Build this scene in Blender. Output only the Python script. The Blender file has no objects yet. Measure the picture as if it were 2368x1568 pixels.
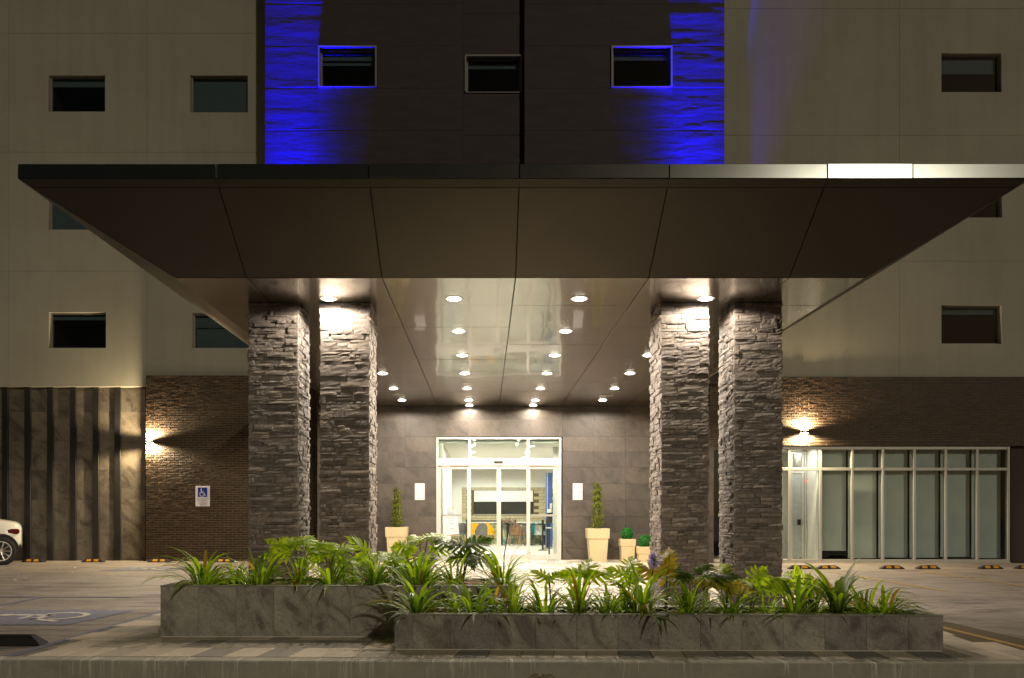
import bpy, math, random
import numpy as np
from mathutils import Vector, Matrix
R = math.radians
random.seed(7); rng = np.random.default_rng(11)
sc = bpy.context.scene
COL = sc.collection

# ------------------------------------------------------------------ camera
F, VX, VY, EYE = 1950.0, 1122.0, 1193.0, 1.12      # focal length / vanishing point (photo measured at 2368 px width), eye height
cam = bpy.data.cameras.new('camera'); co = bpy.data.objects.new('camera', cam); COL.objects.link(co)
co.location = (0, 0, EYE); co.rotation_euler = (R(90), 0, 0)
cam.sensor_width = 36; cam.lens = F / 2368 * 36
cam.shift_x = (1184 - VX) / 2368; cam.shift_y = (VY - 784) / 2368
cam.clip_start = .1; cam.clip_end = 2000
sc.camera = co
def PX(x, D): return (x - VX) * D / F
def PZ(y, D): return EYE - (y - VY) * D / F

# ------------------------------------------------------------------ night sky, far street light (sun lamp), exposure
SUN_AZ, SUN_EL = 24, 19
w = bpy.data.worlds.new('World'); sc.world = w; w.use_nodes = True
nt = w.node_tree; bg = nt.nodes['Background']
sky = nt.nodes.new('ShaderNodeTexSky'); sky.sky_type = 'NISHITA'; sky.sun_disc = False
sky.sun_elevation = R(SUN_EL); sky.sun_rotation = R(180 - SUN_AZ)
mx = nt.nodes.new('ShaderNodeMix'); mx.data_type = 'RGBA'; mx.blend_type = 'MULTIPLY'; mx.inputs[0].default_value = 1
mx.inputs[7].default_value = (1.0, .76, .50, 1)
nt.links.new(sky.outputs[0], mx.inputs[6]); nt.links.new(mx.outputs[2], bg.inputs[0])
bg.inputs[1].default_value = .0065
sl = bpy.data.lights.new('sun', 'SUN'); so = bpy.data.objects.new('sun', sl); COL.objects.link(so)
sl.energy = .54; sl.angle = R(1.5); sl.color = (1, .91, .72)
d = Vector((math.sin(R(SUN_AZ)) * math.cos(R(SUN_EL)), -math.cos(R(SUN_AZ)) * math.cos(R(SUN_EL)), math.sin(R(SUN_EL))))
so.rotation_euler = d.to_track_quat('Z', 'Y').to_euler()
vs = sc.view_settings; vs.view_transform = 'Standard'; vs.look = 'None'; vs.exposure = 0; vs.gamma = 1; vs.use_curve_mapping = False
cy = sc.cycles
cy.use_denoising = True; cy.denoising_prefilter = 'ACCURATE'; cy.denoising_input_passes = 'RGB_ALBEDO_NORMAL'; cy.max_bounces = 8; cy.diffuse_bounces = 4; cy.glossy_bounces = 4; cy.transparent_max_bounces = 16
cy.sample_clamp_indirect = 6; cy.caustics_reflective = False; cy.caustics_refractive = False

# ------------------------------------------------------------------ helpers: materials
class G:
    def __init__(s, name):
        s.m = bpy.data.materials.new(name); s.m.use_nodes = True; s.t = s.m.node_tree; s.n = s.t.nodes
        s.b = s.n['Principled BSDF']; s.out = s.n['Material Output']
    def new(s, t, **kw):
        n = s.n.new(t)
        for k, v in kw.items(): setattr(n, k, v)
        return n
    def link(s, a, b): s.t.links.new(a, b)
    def noise(s, vec, scale, detail=6, rough=.6, dist=0):
        n = s.new('ShaderNodeTexNoise'); n.inputs['Scale'].default_value = scale; n.inputs['Detail'].default_value = detail
        n.inputs['Roughness'].default_value = rough; n.inputs['Distortion'].default_value = dist
        s.link(vec, n.inputs['Vector']); return n.outputs['Fac']
    def ramp(s, fac, stops):
        r = s.new('ShaderNodeValToRGB'); e = r.color_ramp.elements
        while len(e) < len(stops): e.new(.5)
        for el, (p, c) in zip(e, stops): el.position = p; el.color = (*c, 1)
        s.link(fac, r.inputs[0]); return r.outputs[0]
    def math(s, op, a, b=None):
        n = s.new('ShaderNodeMath', operation=op)
        for i, v in enumerate((a, b)):
            if v is None: continue
            if hasattr(v, 'is_linked') or hasattr(v, 'links'): s.link(v, n.inputs[i])
            else: n.inputs[i].default_value = v
        return n.outputs[0]
    def mixc(s, fac, a, b, mode='MIX'):
        n = s.new('ShaderNodeMix', data_type='RGBA', blend_type=mode)
        for i, v in ((0, fac), (6, a), (7, b)):
            if hasattr(v, 'links'): s.link(v, n.inputs[i])
            elif i == 0: n.inputs[0].default_value = v
            else: n.inputs[i].default_value = (*v, 1)
        return n.outputs[2]
    def pos(s, scale=(1, 1, 1), rot=(0, 0, 0), per_obj=0):
        g = s.new('ShaderNodeNewGeometry').outputs['Position']
        if per_obj:
            oi = s.new('ShaderNodeObjectInfo').outputs['Random']
            cmb = s.new('ShaderNodeCombineXYZ')
            for i in range(3): s.link(s.math('MULTIPLY', oi, per_obj * (1 + i * .37)), cmb.inputs[i])
            a = s.new('ShaderNodeVectorMath', operation='ADD'); s.link(g, a.inputs[0]); s.link(cmb.outputs[0], a.inputs[1]); g = a.outputs[0]
        mr = s.new('ShaderNodeMapping'); mr.inputs['Rotation'].default_value = rot; s.link(g, mr.inputs[0])
        mp = s.new('ShaderNodeMapping'); mp.inputs['Scale'].default_value = scale
        s.link(mr.outputs[0], mp.inputs[0]); return mp.outputs[0]
    def rand(s):
        a = s.new('ShaderNodeObjectInfo').outputs['Random']; b = s.new('ShaderNodeNewGeometry').outputs['Random Per Island']
        return s.math('FRACT', s.math('ADD', s.math('MULTIPLY', a, 7.3), b))
    def bump(s, h, strength, dist):
        n = s.new('ShaderNodeBump'); n.inputs['Strength'].default_value = strength; n.inputs['Distance'].default_value = dist
        s.link(h, n.inputs['Height']); s.link(n.outputs[0], s.b.inputs['Normal']); return n
    def base(s, v):
        if hasattr(v, 'links'): s.link(v, s.b.inputs['Base Color'])
        else: s.b.inputs['Base Color'].default_value = (*v, 1)
        return s
    def set(s, **kw):
        for k, v in kw.items(): s.b.inputs[k.replace('_', ' ')].default_value = v
        return s

def plain(name, col, rough=.6, metal=0, var=.12, scale=9, bump=0, bscale=80, spec=.5, stretch=(1, 1, 1)):
    g = G(name); v = g.pos(stretch)
    f = g.noise(v, scale)
    lo = tuple(c * (1 - var) for c in col); hi = tuple(min(1, c * (1 + var)) for c in col)
    g.base(g.ramp(f, [(.3, lo), (.7, hi)])); g.set(Roughness=rough, Metallic=metal); g.b.inputs['Specular IOR Level'].default_value = spec
    if bump: g.bump(g.noise(v, bscale, 4), bump, .01)
    return g.m

def emit(name, col, st):
    g = G(name); g.base((0, 0, 0)); g.b.inputs['Emission Color'].default_value = (*col, 1); g.b.inputs['Emission Strength'].default_value = st; g.m.cycles.emission_sampling = 'NONE'
    return g.m

def glass(name, tint=(.9, .96, .93), refl=1.0):
    g = G(name); g.n.remove(g.b)
    t = g.new('ShaderNodeBsdfTransparent'); t.inputs[0].default_value = (*tint, 1)
    gl = g.new('ShaderNodeBsdfGlossy'); gl.inputs['Roughness'].default_value = .015
    fr = g.new('ShaderNodeFresnel'); fr.inputs[0].default_value = 1.5
    m = g.new('ShaderNodeMixShader'); g.link(g.math('MULTIPLY', fr.outputs[0], refl), m.inputs[0])
    g.link(t.outputs[0], m.inputs[1]); g.link(gl.outputs[0], m.inputs[2]); g.link(m.outputs[0], g.out.inputs[0])
    return g.m

def stone_mat(name, cols, rough=.75, bscale=18, bstr=.5, const=False):
    g = G(name); v = g.pos(per_obj=3)
    r = g.rand()
    c = g.ramp(r, [(i / (len(cols) - 1), k) for i, k in enumerate(cols)])
    if const: c.node.color_ramp.interpolation = 'CONSTANT'
    n = g.noise(v, 26, 8, .7); lo_ = .75 if const else .45
    c = g.mixc(1, c, g.ramp(n, [(.25, (lo_,) * 3), (.75, (1.35 - lo_ * .3, 1.32 - lo_ * .3, 1.28 - lo_ * .3))]), 'MULTIPLY')
    g.base(c); g.set(Roughness=rough); g.bump(g.noise(g.pos((1, 1, 1.8), per_obj=3), bscale * 2, 8, .75), bstr, .02)
    return g.m

def slate_mat(name, dark, light, rough=.45, scale=1.0, grime=0):
    g = G(name)
    v = g.pos((1.3 * scale, 1.3 * scale, .8 * scale), (0, R(38), 0), per_obj=40)
    a = g.noise(v, 1.7, 9, .60, 1.1)
    fine = g.noise(g.pos((scale,) * 3, per_obj=40), 45, 5, .7)
    vein = g.noise(v, 3.1, 4, .5, 2.5)
    c = g.ramp(a, [(.34, tuple(p * .72 for p in dark)), (.47, tuple((p + q) / 2 for p, q in zip(dark, light))), (.64, light)])
    c = g.mixc(1, c, g.ramp(fine, [(.3, (.78, .78, .78)), (.75, (1.2, 1.2, 1.2))]), 'MULTIPLY')
    c = g.mixc(1, c, g.ramp(g.math('ABSOLUTE', g.math('SUBTRACT', vein, .5)), [(.0, (.6, .6, .58)), (.022, (1, 1, 1))]), 'MULTIPLY')
    rb = g.new('ShaderNodeObjectInfo').outputs['Random']
    c = g.mixc(1, c, g.ramp(rb, [(0, (.80, .80, .82)), (1, (1.18, 1.15, 1.12))]), 'MULTIPLY')
    g.base(c); g.set(Roughness=rough)
    g.bump(g.math('ADD', a, g.math('MULTIPLY', fine, .25)), .45, .02)
    return g.m

def leaf_mat(name, c1, c2, tr, vein=False):
    g = G(name); r = g.rand()
    n = g.noise(g.pos(), 14, 4)
    f = g.math('ADD', g.math('MULTIPLY', r, .75), g.math('MULTIPLY', n, .3))
    c = g.ramp(f, [(.15, c1), (.8, c2)])
    g.base(c); g.set(Roughness=.38); g.b.inputs['Specular IOR Level'].default_value = .45
    t = g.new('ShaderNodeBsdfTranslucent'); g.link(g.mixc(1, c, tr, 'MULTIPLY'), t.inputs[0])
    m = g.new('ShaderNodeMixShader'); m.inputs[0].default_value = .5
    g.link(g.b.outputs[0], m.inputs[1]); g.link(t.outputs[0], m.inputs[2]); g.link(m.outputs[0], g.out.inputs[0])
    return g.m

M = {}
def wall_mat(name, col):
    g = G(name); v = g.pos()
    c = g.ramp(g.noise(v, .55, 5), [(.3, tuple(k * .90 for k in col)), (.7, tuple(min(1, k * 1.06) for k in col))])
    st = g.noise(g.pos((1.6, 1.6, .10)), 2.2, 5)
    c = g.mixc(1, c, g.ramp(st, [(.28, (.92, .915, .90)), (.55, (1, 1, 1))]), 'MULTIPLY')
    g.base(c); g.set(Roughness=.85); g.bump(g.noise(v, 120, 4), .25, .004)
    return g.m
M['white_wall'] = wall_mat('painted_panel', (.36, .343, .275))  # base darkened in place of street light weakening with distance
M['backing'] = plain('dark_backing', (.03, .028, .025), .9)
M['tower'] = None
g = G('rough_dark_stone'); v = g.pos((.5, .5, 2.2), per_obj=9)
g.base(g.ramp(g.noise(v, 3, 8), [(.3, (.036, .026, .023)), (.7, (.056, .041, .037))])); g.set(Roughness=.7)
g.bump(g.noise(g.pos((.6, .6, 2.5)), 14, 8, .7), .12, .02); M['tower'] = g.m
M['slate_wall'] = slate_mat('slate_wall_tile', (.052, .042, .034), (.086, .071, .059), .5)
M['slate_planter'] = slate_mat('slate_planter_tile', (.24, .23, .195), (.44, .425, .36), .5, 1.7)  # base lightened to stand in for a nearby street lamp's stronger light
M['slate_fin'] = slate_mat('slate_fin_tile', (.085, .07, .054), (.19, .162, .125), .55)
M['slate_cap'] = plain('slate_cap', (.30, .28, .24), .6, var=.2, scale=20, bump=.3)
M['fin'] = plain('dark_fin_metal', (.030, .028, .028), .4, .3)
M['stone'] = stone_mat('ledge_stone', [(.15, .126, .112), (.26, .222, .198), (.19, .166, .155), (.33, .28, .24), (.225, .196, .182), (.165, .138, .12)], .72)
M['brick'] = stone_mat('dark_brick', [(.026, .015, .009), (.042, .022, .012), (.032, .018, .011), (.060, .030, .014), (.021, .013, .009)], .55, 30, .35)
M['mortar'] = plain('mortar', (.13, .095, .05), .9, bump=.4)
g = G('bronze_panel'); v = g.pos()
g.base(g.ramp(g.noise(v, 1.2, 4), [(.3, (.125, .102, .070)), (.7, (.145, .12, .083))])); g.set(Roughness=.24, Metallic=.7)
g.b.inputs['Coat Weight'].default_value = .5; g.b.inputs['Coat Roughness'].default_value = .06
bm1 = g.new('ShaderNodeBump'); bm1.inputs['Strength'].default_value = .16; bm1.inputs['Distance'].default_value = .05
g.link(g.noise(g.pos((1.5, .9, 1), per_obj=5), 1.1, 1), bm1.inputs['Height']); g.link(bm1.outputs[0], g.b.inputs['Normal']); g.link(bm1.outputs[0], g.b.inputs['Coat Normal'])
M['bronze'] = g.m
g = G('bronze_slope_panel'); v = g.pos()
g.base(g.ramp(g.noise(v, 1.2, 4), [(.3, (.066, .058, .042)), (.7, (.077, .067, .049))])); g.set(Roughness=.42, Metallic=.6); M['bronze_slope'] = g.m
M['fascia'] = plain('fascia_metal', (.165, .172, .16), .18, .95, var=.06, scale=3)
M['alu'] = plain('white_aluminium', (.62, .61, .57), .35, .15, var=.04)
M['alu_grey'] = plain('grey_aluminium', (.38, .375, .335), .38, .3, var=.05)
M['frame'] = plain('window_frame_paint', (.24, .225, .20), .5, .1, var=.05)
M['glass'] = glass('clear_glass')
M['shop_glass'] = glass('shop_glass', (.92, .95, .94), .45)
M['dark_glass'] = glass('dark_window_glass', (.80, .86, .86), .8)
M['room'] = plain('unlit_room', (.012, .010, .010), .9)
M['blind'] = plain('grey_roller_blind', (.17, .185, .195), .8, var=.06, scale=3)
M['shop_blind'] = plain('grey_green_blind', (.50, .545, .515), .55, var=.07, scale=2)
M['white'] = plain('white_plaster', (.80, .78, .73), .7, var=.03)
M['cream'] = plain('cream_pot', (.62, .51, .30), .45, var=.04, scale=4)
M['black'] = plain('black_metal', (.015, .015, .016), .4, .3)
M['rubber'] = plain('black_rubber', (.022, .020, .019), .75, var=.3, bump=.2)
M['yellow_reflector'] = plain('yellow_reflector', (.62, .30, .02), .4, var=.2)
M['blue_column'] = plain('blue_paint', (.03, .09, .30), .5, var=.05)
M['paper'] = plain('paper', (.66, .63, .67), .6, var=.02)
M['ink'] = plain('ink', (.20, .19, .22), .7)
M['red'] = plain('red_print', (.6, .03, .04), .6)
M['sign_blue'] = plain('sign_blue', (.012, .03, .26), .4)
M['yellow_chair'] = plain('yellow_plastic', (.78, .42, .02), .4, var=.04)
M['teal'] = plain('teal_fabric', (.03, .30, .33), .7)
M['grey_fabric'] = plain('grey_fabric', (.17, .16, .15), .8)
M['wood'] = plain('brown_wood', (.24, .12, .06), .5, var=.3, stretch=(1, 1, 8))
M['light_wood'] = plain('pale_wood', (.55, .33, .18), .5, var=.2)
M['soil'] = plain('soil', (.13, .075, .040), .95, var=.55, scale=22, bump=1, bscale=60)
M['hose'] = plain('drip_hose', (.02, .018, .016), .6)
M['car_paint'] = plain('white_car_paint', (.70, .68, .60), .2, .0, var=.02)
M['tyre'] = plain('tyre', (.012, .012, .012), .8)
M['rim'] = plain('alloy_rim', (.62, .6, .55), .3, .9)
M['tail'] = plain('tail_lamp', (.10, .006, .006), .2)
M['lens'] = emit('lamp_lens', (1, .93, .80), 22)
M['wall_lens'] = emit('sconce_lens', (1, .80, .45), 60)
M['in_lens'] = emit('lobby_lamp_lens', (1, .96, .92), 25)
M['red_led'] = emit('red_indicator', (1, .05, .03), 6)
M['blue_lens'] = emit('blue_lens', (.03, .03, 1), 4)
M['agap'] = leaf_mat('strap_leaf', (.060, .120, .012), (.23, .30, .025), (2.2, 2.4, .8))
M['agap_dry'] = leaf_mat('dry_leaf', (.30, .18, .04), (.5, .33, .05), (1.2, 1.1, .8))
M['philo'] = leaf_mat('lobed_leaf', (.21, .33, .012), (.46, .55, .03), (1.6, 1.7, .5))
M['philo_dark'] = leaf_mat('dark_lobed_leaf', (.035, .075, .016), (.09, .15, .03), (1.6, 1.7, .8))
M['philo_yellow'] = leaf_mat('yellow_lobed_leaf', (.32, .28, .03), (.48, .36, .04), (1.5, 1.4, .8))
M['stem'] = plain('plant_stem', (.09, .13, .04), .5)
M['dark_stem'] = plain('dark_stem', (.04, .05, .025), .5)
M['petal'] = leaf_mat('violet_petal', (.20, .16, .50), (.42, .36, .72), (1, 1, 1.1))
M['dry_petal'] = leaf_mat('dry_petal', (.20, .13, .11), (.36, .26, .22), (1, 1, 1))
M['topiary'] = leaf_mat('topiary_leaf', (.11, .14, .012), (.25, .28, .02), (1.2, 1.2, .7))
M['ball'] = leaf_mat('ball_leaf', (.01, .16, .02), (.03, .34, .05), (1.0, 1.2, .8))
M['core'] = plain('topiary_core', (.05, .06, .01), .9)
M['mosaic'] = None
g = G('leafy_mosaic'); vo = g.new('ShaderNodeTexVoronoi'); vo.inputs['Scale'].default_value = 11
g.link(g.pos((1, 1, .6), (0, R(35), 0)), vo.inputs['Vector'])
sx = g.new('ShaderNodeSeparateColor'); g.link(vo.outputs['Color'], sx.inputs[0])
rp = g.ramp(sx.outputs[0], [(0, (.55, .5, .3)), (.3, (.05, .25, .25)), (.5, (.6, .55, .35)), (.7, (.50, .36, .06)), (.85, (.1, .2, .12))])
g.base(rp); M['mosaic'] = g.m
M['backtile'] = plain('beige_wall_tile', (.50, .42, .26), .25, var=.12, scale=5)
M['night'] = plain('night_pane', (.035, .035, .03), .15)
M['lobby_floor'] = plain('lobby_floor', (.66, .60, .52), .35, var=.08)
M['line_yellow'] = plain('yellow_paint', (.50, .31, .09), .7, var=.3, scale=25)
M['line_blue'] = plain('blue_paint_line', (.22, .22, .285), .8, var=.35, scale=18)
M['line_white'] = plain('white_paint_line', (.72, .66, .54), .8, var=.15, scale=18)
M['paver'] = stone_mat('paver_stone', [(.36, .335, .30), (.74, .64, .52), (.60, .53, .43), (.84, .73, .58), (.42, .385, .335), (.70, .60, .48), (.54, .47, .385), (.80, .69, .55), (.38, .35, .31), (.66, .57, .46), (.66, .57, .46)], .6, 20, .15, True)

# concrete yard with tyre marks and wear
g = G('yard_concrete'); v = g.pos()
c = g.ramp(g.noise(v, .7, 8, .65), [(.25, (.25, .215, .185)), (.75, (.42, .365, .31))])
c = g.mixc(1, c, g.ramp(g.noise(v, 60, 5, .7), [(.3, (.85, .85, .85)), (.7, (1.12, 1.12, 1.12))]), 'MULTIPLY')
tm = g.noise(g.pos((.30, 1.0, 1), (0, 0, R(-8)), 0), 1.9, 7, .66, 1.2)
c = g.mixc(1, c, g.ramp(tm, [(.36, (.52, .50, .50)), (.50, (1, 1, 1))]), 'MULTIPLY')
tm2 = g.noise(g.pos((.35, 2.2, 1), (0, 0, R(9))), 2.0, 3, .5, 1.6)
c = g.mixc(1, c, g.ramp(g.math('ABSOLUTE', g.math('SUBTRACT', tm2, .5)), [(.0, (.70, .68, .68)), (.05, (1, 1, 1))]), 'MULTIPLY')
g.base(c); g.set(Roughness=.7); g.bump(g.noise(v, 90, 5), .3, .006); M['yard'] = g.m
g = G('kerb_concrete'); v = g.pos()
c = g.ramp(g.noise(v, 3.5, 8, .65), [(.3, (.38, .35, .275)), (.7, (.54, .50, .40))])  # paler base replaces the stronger light of a near street lamp
dr = g.noise(g.pos((34, 1, 2.2)), 1.0, 4, .65, .8)
zz = g.new('ShaderNodeSeparateXYZ'); g.link(g.pos(), zz.inputs[0])
fade = g.math('MULTIPLY', g.math('ADD', zz.outputs[2], .22), 4.6)
dk = g.noise(g.pos((2.2, 1, 1)), 1.0, 3)
msk = g.math('MULTIPLY', g.math('MULTIPLY', g.ramp(dr, [(.555, (0, 0, 0)), (.63, (1, 1, 1))]), fade), g.ramp(dk, [(.40, (0, 0, 0)), (.55, (1, 1, 1))]))
c = g.mixc(msk, c, (.78, .74, .64)); g.base(c); g.set(Roughness=.85); g.bump(g.noise(v, 40, 6), .4, .01); M['kerb'] = g.m
M['asphalt'] = plain('street_asphalt', (.05, .048, .045), .85, var=.3, bump=.5)

# ------------------------------------------------------------------ helpers: geometry
WL = {}
class MB:
    def __init__(s): s.v = []; s.f = []
    def quad(s, *p):
        i = len(s.v); s.v += [tuple(q) for q in p]; s.f.append(tuple(range(i, i + len(p))))
    def box(s, x0, x1, y0, y1, z0, z1):
        i = len(s.v)
        s.v += [(x0, y0, z0), (x1, y0, z0), (x1, y1, z0), (x0, y1, z0), (x0, y0, z1), (x1, y0, z1), (x1, y1, z1), (x0, y1, z1)]
        s.f += [tuple(i + k for k in q) for q in ((0, 3, 2, 1), (4, 5, 6, 7), (0, 1, 5, 4), (1, 2, 6, 5), (2, 3, 7, 6), (3, 0, 4, 7))]
        return s
    def cbox(s, x0, x1, y0, y1, z0, z1, c=.004):
        """box with chamfered front/top edges (all 12)"""
        i = len(s.v); X = (x0, x1); Y = (y0, y1); Z = (z0, z1); idx = {}
        for a in (0, 1):
            for b in (0, 1):
                for e in (0, 1):
                    sx, sy, sz = (1 - 2 * a), (1 - 2 * b), (1 - 2 * e)
                    p = (X[a], Y[b], Z[e])
                    for k, off in enumerate(((0, sy * c, sz * c), (sx * c, 0, sz * c), (sx * c, sy * c, 0))):
                        idx[a, b, e, k] = len(s.v); s.v.append((p[0] + off[0], p[1] + off[1], p[2] + off[2]))
        I = idx
        for a in (0, 1):
            q = [I[a, 0, 0, 0], I[a, 1, 0, 0], I[a, 1, 1, 0], I[a, 0, 1, 0]]; s.f.append(tuple(q if a else q[::-1]))
        for b in (0, 1):
            q = [I[0, b, 0, 1], I[1, b, 0, 1], I[1, b, 1, 1], I[0, b, 1, 1]]; s.f.append(tuple(q[::-1] if b else q))
        for e in (0, 1):
            q = [I[0, 0, e, 2], I[1, 0, e, 2], I[1, 1, e, 2], I[0, 1, e, 2]]; s.f.append(tuple(q if e else q[::-1]))
        for b in (0, 1):
            for e in (0, 1): s.f.append((I[0, b, e, 1], I[1, b, e, 1], I[1, b, e, 2], I[0, b, e, 2]))
        for a in (0, 1):
            for e in (0, 1): s.f.append((I[a, 0, e, 0], I[a, 1, e, 0], I[a, 1, e, 2], I[a, 0, e, 2]))
        for a in (0, 1):
            for b in (0, 1): s.f.append((I[a, b, 0, 0], I[a, b, 1, 0], I[a, b, 1, 1], I[a, b, 0, 1]))
        for a in (0, 1):
            for b in (0, 1):
                for e in (0, 1): s.f.append((I[a, b, e, 0], I[a, b, e, 1], I[a, b, e, 2]))
        return s
    def tube(s, pts, r, n=6, cap=True):
        pts = [Vector(p) for p in pts]; m = len(pts)
        rr = r if isinstance(r, (list, tuple)) else [r] * m
        i0 = len(s.v)
        for k, p in enumerate(pts):
            t = (pts[min(k + 1, m - 1)] - pts[max(k - 1, 0)]).normalized()
            u = t.cross(Vector((0, 0, 1)) if abs(t.z) < .9 else Vector((1, 0, 0))).normalized(); q = t.cross(u)
            for j in range(n):
                a = 2 * math.pi * j / n; s.v.append(tuple(p + (u * math.cos(a) + q * math.sin(a)) * rr[k]))
        for k in range(m - 1):
            for j in range(n):
                a, b = i0 + k * n + j, i0 + k * n + (j + 1) % n
                s.f.append((a, b, b + n, a + n))
        if cap: s.f.append(tuple(i0 + j for j in range(n))[::-1]); s.f.append(tuple(i0 + (m - 1) * n + j for j in range(n)))
        return s
    def lathe(s, prof, c, n=24, sq=False):
        """profile of (r, z); sq: four-sided (square plan)"""
        i0 = len(s.v); m = len(prof); n = 4 if sq else n
        for r, z in prof:
            for j in range(n):
                a = 2 * math.pi * (j + (.5 if sq else 0)) / n; k = r * (math.sqrt(2) if sq else 1)
                s.v.append((c[0] + k * math.cos(a), c[1] + k * math.sin(a), c[2] + z))
        for k in range(m - 1):
            for j in range(n):
                a, b = i0 + k * n + j, i0 + k * n + (j + 1) % n; s.f.append((a, b, b + n, a + n))
        s.f.append(tuple(i0 + j for j in range(n))[::-1]); s.f.append(tuple(i0 + (m - 1) * n + j for j in range(n)))
        return s
    def prism(s, poly, axis, a, b):
        """poly of 2D points extruded along axis from a to b"""
        n = len(poly); i = len(s.v)
        def mk(p, t): return (t, p[0], p[1]) if axis == 'x' else ((p[0], t, p[1]) if axis == 'y' else (p[0], p[1], t))
        s.v += [mk(p, a) for p in poly] + [mk(p, b) for p in poly]
        s.f.append(tuple(range(i, i + n))[::-1]); s.f.append(tuple(range(i + n, i + 2 * n)))
        for k in range(n): s.f.append((i + k, i + (k + 1) % n, i + n + (k + 1) % n, i + n + k))
        return s
    def mesh(s, name, mat, o=(0, 0, 0), smooth=False):
        me = bpy.data.meshes.new(name)
        me.from_pydata([(a - o[0], b - o[1], c - o[2]) for a, b, c in s.v], [], s.f)
        if mat is not None: me.materials.append(mat)
        if smooth: me.polygons.foreach_set('use_smooth', [True] * len(me.polygons))
        me.update(); return me
    def add(s, name, mat, parent=None, smooth=False, kind=None):
        o0 = WL[parent.name] if parent else Vector((0, 0, 0))
        o = bpy.data.objects.new(name, s.mesh(name, mat, o0, smooth)); COL.objects.link(o)
        if parent: o.parent = parent
        WL[o.name] = o0
        if kind: o['kind'] = kind
        return o
def tag(o, label, cat, group=None, kind='thing'):
    o['label'] = label; o['category'] = cat; o['kind'] = kind
    if group: o['group'] = group
    return o
def thing(name, loc, label, cat, group=None):
    o = bpy.data.objects.new(name, None); COL.objects.link(o); o.location = loc; o.empty_display_size = .1
    WL[o.name] = Vector(loc); return tag(o, label, cat, group)
def struct(name, mb, mat):
    o = mb.add(name, mat); o['kind'] = 'structure'; return o
def sub(name, parent, loc):
    """an empty part used as holder of sub-parts"""
    o = bpy.data.objects.new(name, None); COL.objects.link(o); o.parent = parent; o.location = Vector(loc) - WL[parent.name]; o.empty_display_size = .1
    WL[o.name] = Vector(loc); return o
def inst(name, me, parent, loc, rot=(0, 0, 0), scale=(1, 1, 1)):
    o = bpy.data.objects.new(name, me); COL.objects.link(o); o.parent = parent
    o.location = Vector(loc) - (WL[parent.name] if parent else Vector((0, 0, 0))); o.rotation_euler = rot; o.scale = scale; return o
def lamp(name, kind, parent, loc, energy, col, **kw):
    l = bpy.data.lights.new(name, kind); l.energy = energy; l.color = col
    for k, v in kw.items():
        if k not in ('rot',): setattr(l, k, v)
    o = bpy.data.objects.new(name, l); COL.objects.link(o); o.parent = parent
    o.location = Vector(loc) - WL[parent.name]; o.rotation_euler = kw.get('rot', (0, 0, 0)); return o
def text(name, body, size, loc, parent, mat, align='CENTER'):
    c = bpy.data.curves.new(name, 'FONT'); c.body = body; c.size = size; c.align_x = align; c.extrude = .0006; c.materials.append(mat)
    tmp = bpy.data.objects.new('tmp_text', c); COL.objects.link(tmp); dg = bpy.context.evaluated_depsgraph_get()
    me = bpy.data.meshes.new_from_object(tmp.evaluated_get(dg)); bpy.data.objects.remove(tmp); bpy.data.curves.remove(c)
    if not me.materials: me.materials.append(mat)
    o = bpy.data.objects.new(name, me); COL.objects.link(o); o.parent = parent
    o.location = Vector(loc) - WL[parent.name]; o.rotation_euler = (R(90), 0, 0); return o
def panel3(pts, gap, thick, out):
    """flat polygon panel: edges pulled in by gap, thickness behind the outward normal"""
    P = [Vector(p) for p in pts]; c = sum(P, Vector()) / len(P)
    n = (P[1] - P[0]).cross(P[-1] - P[0]).normalized(); O = Vector(out)
    if n.dot(O) < 0: P = P[::-1]; n = -n
    Q = []
    for k, p in enumerate(P):
        a = (P[k - 1] - p).normalized(); b = (P[(k + 1) % len(P)] - p).normalized()
        sa = a.cross(b).length
        Q.append(p + (a + b) * (gap / 2 / max(sa, .3)))
    m = MB(); L = len(Q); m.v = [tuple(q) for q in Q] + [tuple(q - n * thick) for q in Q]
    m.f = [tuple(range(L)), tuple(range(L, 2 * L))[::-1]] + [(L + k, L + (k + 1) % L, (k + 1) % L, k) for k in range(L)]
    return m

# value noise for carved relief
def vnoise(x, y, seed):
    r = np.random.default_rng(seed).random((64, 64))
    xi = np.floor(x).astype(int); yi = np.floor(y).astype(int); fx = x - xi; fy = y - yi
    fx = fx * fx * (3 - 2 * fx); fy = fy * fy * (3 - 2 * fy)
    g = lambda a, b: r[a % 64, b % 64]
    return (g(xi, yi) * (1 - fx) + g(xi + 1, yi) * fx) * (1 - fy) + (g(xi, yi + 1) * (1 - fx) + g(xi + 1, yi + 1) * fx) * fy
def fbm(x, y, seed, octv=5):
    t = 0; a = .5
    for k in range(octv): t = t + a * vnoise(x * 2 ** k, y * 2 ** k, seed + k); a *= .5
    return t

# ------------------------------------------------------------------ depths of the main planes
D1, D2 = 8.20, 9.24           # canopy fascia, front edge of flat soffit
DW = 20.10                    # slate entrance wall, right wing
DT = 19.86                    # dark tower
DL, DB = 21.10, 20.90         # left white wing, left brick wall
ZS, ZF0, ZF1 = 3.726, 4.404, 4.545   # soffit, fascia bottom, fascia top
KY = 6.47                     # kerb edge distance at x = 0
YAW = R(-1.2)
def ky(x): return KY + math.tan(YAW) * x
ramp_z = lambda y: .07 * min(1, max(0, (y - 12.0) / 7.0))

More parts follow.
